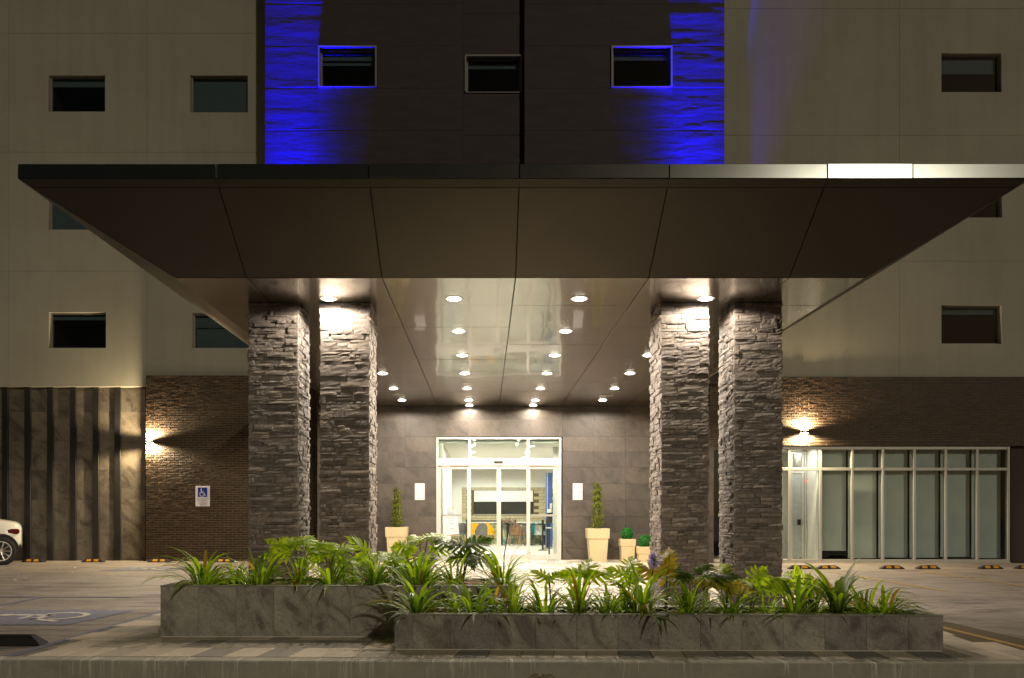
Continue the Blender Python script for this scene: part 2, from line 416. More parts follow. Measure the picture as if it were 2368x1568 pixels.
# ------------------------------------------------------------------ ground
struct('street', MB().box(-300, 300, -300, 6.4, -.6, -.20), M['asphalt'])
m = MB(); m.quad((-300, ky(-300) + .16, -.006), (300, ky(300) + .16, -.006), (300, 400, -.006), (-300, 400, -.006)); struct('yard_ground', m, M['yard'])
m = MB()
m.quad((-40, ky(-40), -.5), (40, ky(40), -.5), (40, ky(40), -.008), (-40, ky(-40), -.008))
m.quad((-40, ky(-40), -.008), (40, ky(40), -.008), (40, ky(40) + .012, .0), (-40, ky(-40) + .012, .0))
m.quad((-40, ky(-40) + .012, 0), (40, ky(40) + .012, 0), (40, ky(40) + .17, 0), (-40, ky(-40) + .17, 0))
kerb = struct('kerb', m, M['kerb'])
# broken mortar lump low on the kerb
m = MB(); 
for k in range(60):
    a = random.random() * 6.28; q = math.sqrt(random.random()); x = PX(1255, KY) + .115 * q * math.cos(a); z = -.145 + .06 * q * math.sin(a); s_ = random.uniform(.006, .016)
    m.box(x - s_, x + s_, ky(x) - random.uniform(.001, .007) * (1.1 - q), ky(x) + .004, z - s_ * .7, z + s_ * .7)
m.add('mortar_patch', plain('patch_mortar', (.36, .29, .18), .95, var=.4, scale=40, bump=1), kerb)

# pavers: skewed planks
pav = bpy.data.objects.new('paving', None); COL.objects.link(pav); pav['kind'] = 'structure'; WL['paving'] = Vector((0, 0, 0))
PW, PD = .262, .455
unit = []
slabs = []
row = 0; y = .172
while y < 14.2:
    x = -4.0 - random.random() * PW
    n = 0
    while x < 4.9:
        x0, x1 = x, x + PW
        xs = x + .09 * (y - 7)
        if -3.70 < xs + .1 and xs + PW < 4.50:
            slabs.append((xs + PW / 2, ky(xs + PW / 2) + y + PD / 2))
        x += PW
    y += PD; row += 1
pm = []
for k in range(6):
    j = lambda: random.uniform(-.003, .003)
    mb = MB(); a, b = PW / 2 - .003, PD / 2 - .003; sh = .09 * PD / 2
    top = [(-a - sh, -b, .004 + j() * .3), (a - sh, -b, .004 + j() * .3), (a + sh, b, .004 + j() * .3), (-a + sh, b, .004 + j() * .3)]
    mb.v = [(p[0], p[1], -.03) for p in top] + [(p[0] , p[1], p[2] - .004) for p in top] + [(p[0] * .985, p[1] * .99, p[2]) for p in top]
    mb.f = [(0, 1, 5, 4), (1, 2, 6, 5), (2, 3, 7, 6), (3, 0, 4, 7), (4, 5, 9, 8), (5, 6, 10, 9), (6, 7, 11, 10), (7, 4, 8, 11), (8, 9, 10, 11)]
    pm.append(mb)
pmesh = [q.mesh('paver', M['paver']) for q in pm]
def hidden(x, y):     # behind the planters as seen from the camera
    return (-3.0 < x < 3.9 and 7.0 < y < 8.6)
vis = sorted([s for s in slabs if not hidden(*s)], key=lambda s: s[1])
first, rest = vis[:300], vis[300:] + [s for s in slabs if hidden(*s)]
for k, (x, yy) in enumerate(first): inst('paver', pmesh[k % 6], pav, (x, yy, ramp_z(yy)), (0, 0, YAW))
mb = MB()
for k, (x, yy) in enumerate(rest):
    q = pm[k % 6]; i = len(mb.v); mb.v += [(a + x, b + yy, c + ramp_z(yy)) for a, b, c in q.v]; mb.f += [tuple(i + t for t in f) for f in q.f]
mb.add('paver_field', M['paver'], pav, kind='stuff')
m = MB(); ys = [7, 12.0] + [12 + k for k in range(1, 9)] + [20.6]
for a, b in zip(ys, ys[1:]): m.quad((-3.6, a, ramp_z(a) - .003), (4.9, a, ramp_z(a) - .003), (4.9, b, ramp_z(b) - .003), (-3.6, b, ramp_z(b) - .003))
struct('entrance_apron', m, M['mortar'])

def flat(name, pts, mat, z=.0): 
    m = MB(); m.quad(*[(x, y, z) for x, y in pts]); return struct(name, m, mat)
def strip(name, x0, y0, x1, y1, wd, mat, z=.0):
    dx, dy = x1 - x0, y1 - y0; L = math.hypot(dx, dy); nx, ny = -dy / L * wd / 2, dx / L * wd / 2
    return flat(name, [(x0 - nx, y0 - ny), (x1 - nx, y1 - ny), (x1 + nx, y1 + ny), (x0 + nx, y0 + ny)][::1], mat, z)
strip('bay_line', -3.80, ky(-3.8) + .18, -3.78, 11.6, .085, M['line_blue'])
strip('bay_line', -6.1, ky(-6) + .18, -6.1, 11.6, .085, M['line_blue'])
strip('bay_line', -4.9, 11.65, -9.5, 11.65, .08, M['line_blue'])
strip('bay_line', 4.60, ky(4.6) + .18, 4.60, 12.0, .075, M['line_yellow'])
strip('bay_line', 6.85, 12.6, 6.95, 17.0, .075, M['line_yellow'])
strip('bay_line', 8.55, 12.6, 8.85, 17.2, .075, M['line_yellow'])
strip('bay_line', 10.7, 12.6, 11.0, 17.4, .075, M['line_yellow'])
# wheelchair emblem as a set of flat quads in (u right, v up), box 0..1
def emblem(m, f):
    def seg(a, b, wd):
        a = Vector(a); b = Vector(b); t = (b - a).normalized() * wd / 2; n = Vector((-t.y, t.x)); m.quad(*[f(p.x, p.y) for p in (a - n - t, b - n + t, b + n + t, a + n - t)])
    c = (.45, .32); r0, r1 = .215, .275
    for k in range(22):
        a0, a1 = R(128 + k * 10.2), R(128 + (k + 1) * 10.2)
        m.quad(*[f(c[0] + r * math.cos(a), c[1] + r * math.sin(a)) for r, a in ((r0, a0), (r1, a0), (r1, a1), (r0, a1))])
    m.quad(*[f(.375 + .07 * math.cos(t * math.pi / 6), .86 + .07 * math.sin(t * math.pi / 6)) for t in range(12)])
    seg((.375, .74), (.40, .45), .09); seg((.40, .43), (.66, .43), .075); seg((.66, .43), (.80, .17), .075); seg((.42, .58), (.62, .58), .05)
for cx, cy_, s_ in ((-4.98, 9.36, 1.35), (-7.1, 17.9, 1.35)):
    flat('accessible_bay_square', [(cx - s_ * .6, cy_ - s_ * .5), (cx + s_ * .5, cy_ - s_ * .5), (cx + s_ * .62, cy_ + s_ * .5), (cx - s_ * .5, cy_ + s_ * .5)], M['line_blue'], -.001)
    m = MB(); emblem(m, lambda u, v: (cx + (.5 - v) * s_ * .86, cy_ + (.5 - u) * s_ * .95, .003)); struct('accessible_bay_emblem', m, M['line_white'])
# litter: one loose scatter of leaves and scraps
m = MB()
for k in range(26):
    x, y = random.uniform(-9.5, -4.6), random.uniform(14.5, 18.5); s_ = random.uniform(.02, .06); a = random.random() * 3
    m.quad((x, y, .004), (x + s_ * math.cos(a), y + s_ * math.sin(a), .01), (x + s_ * math.cos(a + .8), y + s_ * math.sin(a + .8), .025), (x - .01, y + s_ * .6, .012))
o = m.add('litter', M['paper']); tag(o, 'pale scraps of paper and dry leaves scattered on the concrete', 'litter', kind='stuff')

# ------------------------------------------------------------------ facade wings (white panels with windows)
def holes_grid(x0, x1, z0, z1, holes):
    xs = sorted({x0, x1, *[min(max(v, x0), x1) for h in holes for v in h[:2]]}); zs = sorted({z0, z1, *[min(max(v, z0), z1) for h in holes for v in h[2:]]})
    for a, b in zip(xs, xs[1:]):
        for c, d_ in zip(zs, zs[1:]):
            if b - a < 1e-6 or d_ - c < 1e-6: continue
            cx, cz = (a + b) / 2, (c + d_) / 2
            if any(h[0] < cx < h[1] and h[2] < cz < h[3] for h in holes): continue
            yield a, b, c, d_
def wall_panel(parent, D, x0, x1, z0, z1, holes, mat, thick=.08, gap=.006, name='wall_panel'):
    m = MB(); g2 = gap / 2
    for a, b, c, d_ in holes_grid(x0 + g2, x1 - g2, z0 + g2, z1 - g2, holes):
        m.quad((a, D, c), (b, D, c), (b, D, d_), (a, D, d_))
    X0, X1, Z0, Z1 = x0 + g2, x1 - g2, z0 + g2, z1 - g2; Y = D + thick
    for p, q in (((X0, Z0), (X1, Z0)), ((X1, Z0), (X1, Z1)), ((X1, Z1), (X0, Z1)), ((X0, Z1), (X0, Z0))):
        m.quad((p[0], Y, p[1]), (q[0], Y, q[1]), (q[0], D, q[1]), (p[0], D, p[1]))
    for h in holes:
        a, b, c, d_ = max(h[0], X0), min(h[1], X1), max(h[2], Z0), min(h[3], Z1)
        if a >= b or c >= d_: continue
        Y2 = D + .16
        if h[2] > Z0: m.quad((a, D, c), (a, Y2, c), (b, Y2, c), (b, D, c)) 
        if h[3] < Z1: m.quad((a, D, d_), (b, D, d_), (b, Y2, d_), (a, Y2, d_))
        if h[0] > X0: m.quad((a, D, c), (a, D, d_), (a, Y2, d_), (a, Y2, c))
        if h[1] < X1: m.quad((b, D, c), (b, Y2, c), (b, Y2, d_), (b, D, d_))
    return m.add(name, mat, parent)
def window(parent, D, x0, x1, z0, z1, blind, seed=0, proud=False, items=False):
    """blind: list of (fraction drop from top) for one or two blinds"""
    wd = sub('window', parent, ((x0 + x1) / 2, D, z0))
    m = MB(); f = .035; yf, yb = D + .10, D + .16
    m.box(x0, x1, yf, yb, z1 - f, z1 + .02).box(x0, x1, yf, yb, z0 - .02, z0 + f * .8).box(x0 - .02, x0 + f, yf + .001, yb, z0, z1).box(x1 - f, x1 + .02, yf + .001, yb, z0, z1)
    m.add('window_frame', M['frame'], wd)
    if proud:
        m = MB(); t = .04; p = D - .06; q = D + .012
        m.box(x0 - t, x1 + t, p, q, z1, z1 + t).box(x0 - t, x0, p, q, z0, z1).box(x1, x1 + t, p, q, z0, z1).box(x0 - t, x1 + t, p + .02, q, z0 - .02, z0)
        m.add('surround', M['frame'], wd)
    m = MB(); m.box(x0 + f * .5, x1 - f * .5, D + .125, D + .131, z0 + f * .5, z1 - f * .5); m.add('pane', M['dark_glass'], wd)
    for k, b in enumerate(blind):
        m = MB(); zb = z1 - (z1 - z0) * b; yy = D + .20 + .05 * k; m.box(x0 + .02, x1 - .02, yy, yy + .006, zb, z1 - .015)
        m.box(x0 + .02, x1 - .02, yy - .008, yy + .012, zb - .012, zb + .012); m.add('blind', M['blind'], wd)
    m = MB(); y2 = D + 1.6
    m.quad((x0, D + .17, z0), (x0, y2, z0), (x0, y2, z1), (x0, D + .17, z1)); m.quad((x1, D + .17, z0), (x1, D + .17, z1), (x1, y2, z1), (x1, y2, z0))
    m.quad((x0, y2, z0), (x1, y2, z0), (x1, y2, z1), (x0, y2, z1)); m.quad((x0, D + .17, z1), (x0, y2, z1), (x1, y2, z1), (x1, D + .17, z1)); m.quad((x0, D + .17, z0), (x1, D + .17, z0), (x1, y2, z0), (x0, y2, z0))
    m.add('dark_room', M['room'], wd)
    return wd

ZTOP = 14.4
# left wing
lw = thing('hotel_wing', (PX(300, DL), DL, 4.4), 'beige painted hotel wing with three rows of dark windows, left of the tower', 'building')
fl = PZ(352, DL) - PZ(627, DL)
xj = [PX(-620, DL), PX(-300, DL), PX(20, DL), PX(340, DL), PX(640, DL)]
xend = [xj[0], xj[1], xj[2], xj[3], PX(800, DL)]
zj = [PZ(894, DL), PZ(627, DL), PZ(352, DL), PZ(77, DL), ZTOP]
lwin = [(112, 243, 173, 258, [.22]), (440, 573, 173, 260, [.98]), (112, 243, 449, 531, [.97]), (440, 573, 449, 533, [.9]), (113, 245, 722, 805, [.16]), (445, 578, 724, 805, [.36, .97])]
LW = [(PX(a, DL), PX(b, DL), PZ(d_, DL), PZ(c, DL), bl) for a, b, c, d_, bl in lwin]
LW += [(q[0] - 3.46, q[1] - 3.46, q[2], q[3], [.3]) for q in (LW[0], LW[2], LW[4])]
for a, b in zip(xend, xend[1:]):
    for c, d_ in zip(zj, zj[1:]):
        wall_panel(lw, DL, a, b, c, d_, [h[:4] for h in LW], M['white_wall'])
for x0, x1, z0, z1, bl in LW: window(lw, DL, x0, x1, z0, z1, bl)
m = MB()
for a, b, c, d_ in holes_grid(xend[0], xend[-1], zj[0], ZTOP, [h[:4] for h in LW]): m.quad((a, DL + .05, c), (b, DL + .05, c), (b, DL + .05, d_), (a, DL + .05, d_))
m.box(xend[0], xend[-1], DL + .085, DL + .6, zj[0] - .0, zj[0] + .03); m.box(xend[0], xend[-1], DL + 1.7, DL + 1.8, 0, ZTOP); m.add('backing_wall', M['white_wall'], lw)
# right wing
rw = thing('hotel_wing', (PX(2100, DW), DW, 4.4), 'beige painted hotel wing with one column of dark windows, right of the tower', 'building')
xr = [PX(1560, DW), PX(1760, DW), PX(2080, DW), PX(2420, DW), PX(2760, DW)]
xr[1] = PX(2080, DW) - 3.5; xr = [xr[0], xr[2], xr[3], xr[4]]
zr = [PZ(872, DW), PZ(604, DW), PZ(313, DW), PZ(20, DW), ZTOP]
rwin = [(2177, 2316, 123, 213, [.42]), (2177, 2318, 415, 503, [.1]), (2177, 2316, 706, 795, [.18])]
RW = [(PX(a, DW), PX(b, DW), PZ(d_, DW), PZ(c, DW), bl) for a, b, c, d_, bl in rwin]
for a, b in zip(xr, xr[1:]):
    for c, d_ in zip(zr, zr[1:]):
        wall_panel(rw, DW, a, b, c, d_, [h[:4] for h in RW], M['white_wall'])
for x0, x1, z0, z1, bl in RW: window(rw, DW, x0, x1, z0, z1, bl)
m = MB()
for a, b, c, d_ in holes_grid(xr[0], xr[-1], zr[0], ZTOP, [h[:4] for h in RW]): m.quad((a, DW + .05, c), (b, DW + .05, c), (b, DW + .05, d_), (a, DW + .05, d_))
m.box(xr[0], xr[-1], DW + 1.7, DW + 1.8, 4, ZTOP); m.add('backing_wall', M['white_wall'], rw)

# ------------------------------------------------------------------ dark stone tower with blue wash
tw = thing('stone_tower', (PX(1144, DT), DT, 4.6), 'dark split-face stone tower block washed with blue light at both edges', 'tower')
prow = [PZ(y, DT) for y in (497.6, 399, 301.5, 204, 106.5, 9)]; 
while prow[-1] < ZTOP: prow.append(prow[-1] + .994)
pcols = [(613, 735), (735, 873), (873, 972), (972, 1070), (1213, 1312), (1312, 1412), (1412, 1555), (1555, 1675)]
DC = DT + .26
def relief(x0, x1, z0, z1, D, step, amp, seed):
    g2 = .003; nx = max(3, int((x1 - x0) / step)); nz = max(3, int((z1 - z0) / step))
    X, Z = np.meshgrid(np.linspace(x0 + .0004, x1 - .0004, nx + 1), np.linspace(z0 + g2, z1 - g2, nz + 1), indexing='ij')
    q = X * .55 + .7 * fbm(X * .7, Z * 1.6, 40, 3); h = fbm(q + 7, Z * 3.4 + 3, seed, 4)
    t = h * 6; tt = np.floor(t) + np.clip((t - np.floor(t)) * 3.0, 0, 1); h = .62 * h + .38 * tt / 6 + .10 * fbm(X * 5, Z * 16, seed + 9, 3)
    e = np.minimum(Z - z0, z1 - Z); h = (h - .25) * np.clip(e / .02, .5, 1)
    Y = D - h * amp
    m = MB(); m.v = [tuple(p) for p in np.stack([X, Y, Z], -1).reshape(-1, 3)]
    W_ = nz + 1; m.f = [(i * W_ + j, (i + 1) * W_ + j, (i + 1) * W_ + j + 1, i * W_ + j + 1) for i in range(nx) for j in range(nz)]
    i0 = len(m.v); m.v += [(x0 + .0004, D + .05, z0 + g2), (x1 - .0004, D + .05, z0 + g2), (x1 - .0004, D + .05, z1 - g2), (x0 + .0004, D + .05, z1 - g2)]
    c = [0, nx * W_, nx * W_ + nz, nz]
    for k in range(4): m.f.append((i0 + k, i0 + (k + 1) % 4, c[(k + 1) % 4], c[k]))
    return m
sd = 0
for ci, (a, b) in enumerate(pcols):
    for ri in range(len(prow) - 1):
        z0, z1 = prow[ri], prow[ri + 1]; sd += 1
        if ci in (1, 6) and ri == 3: continue
        fine = ci in (0, 1, 6, 7)
        relief(PX(a, DT), PX(b, DT), z0, z1, DT, .026 if fine else .06, .008, ri * 17 + (0 if ci < 4 else 8), ).add('stone_panel', M['tower'], tw, smooth=False)
cx0, cx1 = PX(1070, DT), PX(1213, DT)
cw = (PX(1074, DC), PX(1208, DC), PZ(216, DC), PZ(128, DC))
zc = [prow[0], cw[2], cw[3], ZTOP]
zcs = [prow[0], prow[1], prow[2], cw[2]]
for a, b in zip(zcs, zcs[1:]): relief(cx0, cx1, a, b, DC, .07, .03, sd + 3).add('stone_panel', M['tower'], tw); sd += 1
for a, b in ((cw[3], cw[3] + 1.0), (cw[3] + 1.0, ZTOP)): relief(cx0, cx1, a, b, DC, .07, .03, sd + 3).add('stone_panel', M['tower'], tw); sd += 1
for a, b in ((cx0, cw[0]), (cw[1], cx1)):
    if b - a > .02: MB().box(a, b, DC, DC + .05, cw[2], cw[3]).add('stone_panel', M['tower'], tw)
TW = [(PX(735, DT) + .05, PX(873, DT) - .05, prow[3] + .03, prow[4] - .055), (PX(1412, DT) + .05, PX(1555, DT) - .05, prow[3] + .03, prow[4] - .055)]
for k, h in enumerate(TW): window(tw, DT, *h, [[.2, .30], [.19]][k], proud=True)
window(tw, DC, cw[0] + .05, cw[1] - .05, cw[2] + .02, cw[3] - .05, [.2], proud=True)
m = MB(); zb = ZF1 - .3
for a, b, c, d_ in holes_grid(PX(613, DT), cx0, zb, ZTOP, [TW[0]]): m.quad((a, DT + .06, c), (b, DT + .06, c), (b, DT + .06, d_), (a, DT + .06, d_))
for a, b, c, d_ in holes_grid(cx1, PX(1675, DT), zb, ZTOP, [TW[1]]): m.quad((a, DT + .06, c), (b, DT + .06, c), (b, DT + .06, d_), (a, DT + .06, d_))
for a, b, c, d_ in holes_grid(cx0, cx1, zb, ZTOP, [(cw[0] + .05, cw[1] - .05, cw[2] + .02, cw[3] - .05)]): m.quad((a, DC + .06, c), (b, DC + .06, c), (b, DC + .06, d_), (a, DC + .06, d_))
for xx, q in ((PX(613, DT) + .004, DL + 1.6), (PX(1675, DT) - .004, DW + 1.6)): m.quad((xx, DT + .03, zb), (xx, q, zb), (xx, q, ZTOP), (xx, DT + .03, ZTOP))
for xx in (cx0, cx1): m.quad((xx, DT + .0, zb), (xx, DC + .06, zb), (xx, DC + .06, ZTOP), (xx, DT + .0, ZTOP))
m.add('backing_wall', M['tower'], tw)

# ------------------------------------------------------------------ brick walls
def brick_wall(obj, x0, x1, z0, z1, D, pick, holes=()):
    mb = MB().box(x0, x1, D + .006, D + .18, z0, z1); mb.add('mortar_bed', M['mortar'], obj)
    bl, bh = .205, .0585; jl, jh = .015, .0155
    var = []
    for k in range(8):
        q = MB(); 
        q.cbox(0, 1, 0, 1, 0, 1, .001); c = .06
        q = MB(); j = lambda: random.uniform(-.03, .03)
        q.v = [(0, 1, 0), (1, 1, 0), (1, 1, 1), (0, 1, 1), (.015 + j() * .3, j() * 3, .05 + j()), (.985 + j() * .3, j() * 3, .05 + j()), (.985 + j() * .3, j() * 3, .95 + j()), (.015 + j() * .3, j() * 3, .95 + j())]
        q.f = [(4, 5, 6, 7), (0, 1, 5, 4), (1, 2, 6, 5), (2, 3, 7, 6), (3, 0, 4, 7)]; var.append(q)
    meshes = [q.mesh('brick', M['brick']) for q in var]
    L = []; z = z1 - bh; r = 0
    while z > z0 - .001:
        x = x0 - (bl / 2 if r % 2 else 0) + random.uniform(-.01, .01)
        while x < x1 - .01:
            a, b = max(x + jl / 2, x0 + .001), min(x + bl - jl / 2, x1 - .001)
            if b - a > .03: L.append((a, b - a, z + jh / 2, bh - jh, random.uniform(-.004, .003)))
            x += bl
        z -= bh; r += 1
    L.sort(key=lambda t: (t[0] + t[1] / 2 - pick[0]) ** 2 + (t[2] - pick[1]) ** 2)
    for k, (a, wd, zz, h, p) in enumerate(L[:300]): inst('brick', meshes[k % 8], obj, (a, D + p, zz), scale=(wd, .03, h))
    mb = MB()
    for k, (a, wd, zz, h, p) in enumerate(L[300:]):
        q = var[k % 8]; i = len(mb.v); mb.v += [(a + vx * wd, D + p + vy * .03, zz + vz * h) for vx, vy, vz in q.v]; mb.f += [tuple(i + t for t in f) for f in q.f]
    mb.add('brickwork', M['brick'], obj, kind='stuff')
bwl = thing('brick_wall', (PX(450, DB), DB, 0), 'dark brown brick wall left of the stone columns, carrying the accessible parking sign', 'wall')
BL0, BLT = PX(337, DB), PZ(868, DB)
brick_wall(bwl, BL0, PX(733, DB), 0, BLT, DB, (PX(350, DB), PZ(1022, DB)))
MB().box(BL0, PX(733, DB), DB + .182, DL + .8, -.004, BLT).add('wall_core', M['mortar'], bwl)
bwr = thing('brick_wall', (PX(2050, DW), DW, 2.8), 'brown brick band above the glazed shopfront, under the beige wing', 'wall')
BRT, BRB = PZ(872, DW), PZ(1031, DW)
brick_wall(bwr, PX(1640, DW), PX(2460, DW), BRB, BRT, DW - .04, (PX(1858, DW), PZ(1000, DW)))
MB().box(PX(1640, DW), PX(2460, DW), DW + .142, DW + .5, BRB + .002, BRT - .002).add('wall_core', M['mortar'], bwr)
# dark pier to the right of the shopfront
o = MB().cbox(PX(2339, DW), PX(2480, DW), DW + .12, DW + .6, 0, BRB - .002, .01).add('pier', plain('dark_pier', (.05, .036, .028), .8)); tag(o, 'dark plain pier closing the right end of the glazed shopfront', 'pier')

# ------------------------------------------------------------------ finned slate wall, far left
DFB, DFF = 21.25, 21.19
fw = thing('finned_wall', (PX(170, DFB), DFB, 0), 'slate tiled wall with dark vertical fins under the left wing', 'wall')
fr = [PX(x * .2949, DFB) for x in (-330, -155, 47, 224, 401, 580, 757, 928, 1140)]
zt = [PZ(1400 * .61667 + y * .2949, DFB) for y in (1450, 1220, 990, 760, 530, 300, 108)]; zt[0] = -.004
for a, b in zip(fr, fr[1:]):
    for c, d_ in zip(zt, zt[1:]): MB().cbox(a + .002, b - .002, DFB + random.uniform(0, .002), DFB + .05, c + .0015, d_ - .0015, .002).add('tile', M['slate_fin'], fw)
for k, a in enumerate(fr[:-1]):
    wd = .078; MB().cbox(a - wd, a + wd, DFF, DFB - .002, 0, zt[-1] - .003, .006).add('fin', M['fin'], fw)
MB().box(fr[0], fr[-1], DFB + .052, DFB + .3, 0, zt[-1] + .3).add('backing_wall', M['backing'], fw)

# ------------------------------------------------------------------ entrance slate wall
ew = thing('entrance_wall', (PX(1154, DW), DW, 0), 'brown slate tiled wall around the lit sliding doors', 'wall')
DX0, DX1, DZ1 = PX(1009, DW), PX(1298, DW), PZ(1010, DW)
zt = [0, PZ(1268, DW), PZ(1231, DW), PZ(1194, DW), PZ(1156.5, DW), PZ(1118.5, DW), PZ(1081, DW), PZ(1045, DW), PZ(1010, DW), PZ(971.7, DW), ZS - .003]
xt = [PX(1009.5 + 72.8 * k, DW) for k in range(-5, 11)]
xt[0] = PX(734, DW); xt = [v for v in xt if v >= xt[0]]; 
ks = [PX(1009.5 + 72.8 * k, DW) for k in range(-3, 10)]; xt = [PX(734, DW)] + ks
for r_, (c, d_) in enumerate(zip(zt, zt[1:])):
    for a, b in zip(xt, xt[1:]):
        if d_ <= DZ1 + .01 and a > DX0 - .05 and b < DX1 + .05: continue
        if b > PX(1650, DW): b = PX(1650, DW)
        MB().cbox(a + .001, b - .001, DW - .02 + random.uniform(0, .0025), DW + .03, c + .001, d_ - .001, .0018).add('tile', M['slate_wall'], ew)
m = MB()
for a, b, c, d_ in holes_grid(PX(734, DW), PX(1650, DW), 0, ZF1, [(DX0, DX1, -1, DZ1)]): m.box(a, b, DW + .032, DW + .12, c, d_)
m.add('backing_wall', M['backing'], ew)

# ------------------------------------------------------------------ canopy
cn = thing('entrance_canopy', (.38, 14, ZS), 'large bronze metal entrance canopy with sloped edges over the driveway', 'canopy')
JX = [PX(VX + v, D1) for v in (-622, -269, 79, 426, 792)]
XO0, XO1 = PX(40, D1), PX(2386, D1); XI0, XI1 = PX(405, D2), PX(2000, D2)
GAP = .011
# fascia
fx = [XO0] + [PX(v, D1) for v in (500, 852, 1201, 1548, 1914, 2111)] + [XO1]
for a, b in zip(fx, fx[1:]):
    m = MB().cbox(a + .003, b - .003, D1, D1 + .03, ZF0, ZF1, .004)
    ti = [.0045, .003, -.003, .0035, .0028, 0.0, .0032][fx.index(a)]; ya = [.004, -.003, .003, -.004, .003, 0, -.004][fx.index(a)]
    m.v = [(x, y + ti * (z - ZF0) / (ZF1 - ZF0) + ya * (x - a) / (b - a), z) for x, y, z in m.v]; m.add('fascia_panel', M['fascia'], cn)
for xx, s_ in ((XO0, 1), (XO1, -1)):
    m = MB().box(min(xx, xx + s_ * .03), max(xx, xx + s_ * .03), D1 + .032, DW - .03, ZF0, ZF1); m.add('fascia_panel', M['fascia'], cn)
# sloped front
e = .002
lo = lambda t, xa, xb: None
zmid = ZF0 - (ZF0 - ZS) * .085; ymid = D1 + (D2 - D1) * .085
xs_ = [XO0] + JX + [XO1]
for k in range(6):
    a, b = xs_[k], xs_[k + 1]
    ai = XI0 if k == 0 else a; bi = XI1 if k == 5 else b
    am = a + (ai - a) * .085; bm = b + (bi - b) * .085
    panel3([(a, D1 + .01, ZF0 - e), (b, D1 + .01, ZF0 - e), (bm, ymid, zmid), (am, ymid, zmid)], .004, .02, (0, -1, -1)).add('sloped_panel', M['bronze_slope'], cn)
    panel3([(am, ymid, zmid), (bm, ymid, zmid), (bi, D2, ZS), (ai, D2, ZS)], GAP, .02, (0, -1, -1)).add('sloped_panel', M['bronze_slope'], cn)
# sloped sides, in lengths
rows = [D2 + k * 1.2 for k in range(10)]; rows[-1] = DW - .03
for sx, xo, xi in ((-1, XO0, XI0), (1, XO1, XI1)):
    yo = [D1 + .01] + rows[1:]; yi = rows
    for k in range(len(rows) - 1):
        panel3([(xo, yo[k], ZF0 - e), (xo, yo[k + 1], ZF0 - e), (xi, yi[k + 1], ZS), (xi, yi[k], ZS)], .008, .02, (sx, 0, -1)).add('sloped_panel', M['bronze_slope'], cn)
# flat soffit panels
sxs = [XI0] + JX + [XI1]
JI = [v for v in JX if XI0 + .1 < v < XI1 - .1]; sxs = [XI0] + JI + [XI1]
for a, b in zip(sxs, sxs[1:]):
    for c, d_ in zip(rows, rows[1:]):
        j = random.uniform(-.0015, .0015)
        MB().cbox(a + GAP / 2, b - GAP / 2, c + .003, d_ - .003, ZS + j, ZS + .03, .002).add('soffit_panel', M['bronze'], cn)
m = MB().box(XI0 + .3, XI1 - .3, D2 + .3, DW - .05, ZS + .034, ZS + .10).box(XO0 + .04, XO1 - .04, D1 + .035, DW - .05, ZF1 - .03, ZF1 - .005)
m.quad((XI0 + .05, D2 + .05, ZS + .05), (XI1 - .05, D2 + .05, ZS + .05), (XO1 - .05, D1 + .06, ZF0 + .05), (XO0 + .05, D1 + .06, ZF0 + .05))
m.quad((XI0 + .05, D2 + .05, ZS + .05), (XI0 + .05, DW, ZS + .05), (XO0 + .06, DW, ZF0 + .05), (XO0 + .06, D1 + .05, ZF0 + .05))
m.quad((XI1 - .05, D2 + .05, ZS + .05), (XI1 - .05, DW, ZS + .05), (XO1 - .06, DW, ZF0 + .05), (XO1 - .06, D1 + .05, ZF0 + .05))
m.add('canopy_frame', M['backing'], cn)

# downlights
HS = ZS - EYE
depth = [HS * F / v for v in (503, 428, 372, 330, 295, 268, 256)]
ordn = ['front', 'second', 'third', 'fourth', 'fifth', 'sixth', 'rearmost']
def downlight(x, y, label, E=125):
    t = thing('downlight', (x, y, ZS), label, 'light', 'downlights recessed in the canopy soffit')
    MB().lathe([(.075, -.001), (.105, -.004), (.110, -.002), (.110, .004), (.075, .004)], (x, y, ZS - .003), 20).add('trim', M['alu'], t)
    MB().lathe([(.012, -.012), (.045, -.0105), (.068, -.007), (.079, -.002), (.080, 0), (.080, .002)], (x, y, ZS - .0085), 20).add('lens', M['lens'], t, True)
    lamp('lamp', 'SPOT', t, (x, y, ZS - .055), E, (1, .87, .70), spot_size=R(174), spot_blend=.2, shadow_soft_size=.035)
for row_, xr_, n, nm in (('far left', -.719, 6, 'row beside the left columns'), ('l', -.143, 7, 'row just left of the centre seam'), ('r', .433, 7, 'row just right of the centre seam'), ('fr', 1.014, 6, 'row beside the right columns')):
    for k in range(n):
        downlight(xr_ * HS, depth[k], 'round lit downlight, ' + (ordn[k] if k < n - 1 else 'rearmost') + ' in the ' + nm, 45 if k == 6 else (95 if k == 0 and abs(xr_) > .5 else 125))
for k, (px, py) in enumerate(((919, 911.5), (1404, 914))):
    D = HS * F / (VY - py); t = MB().lathe([(.02, 0), (.11, -.002), (.125, .001), (.125, .01)], (PX(px, D), D, ZS - .011), 24).add('ceiling_speaker', M['alu_grey'])
    tag(t, ['flat round speaker disc in the soffit, left of the doorway', 'flat round speaker disc in the soffit, right of the doorway'][k], 'speaker', 'soffit speakers')

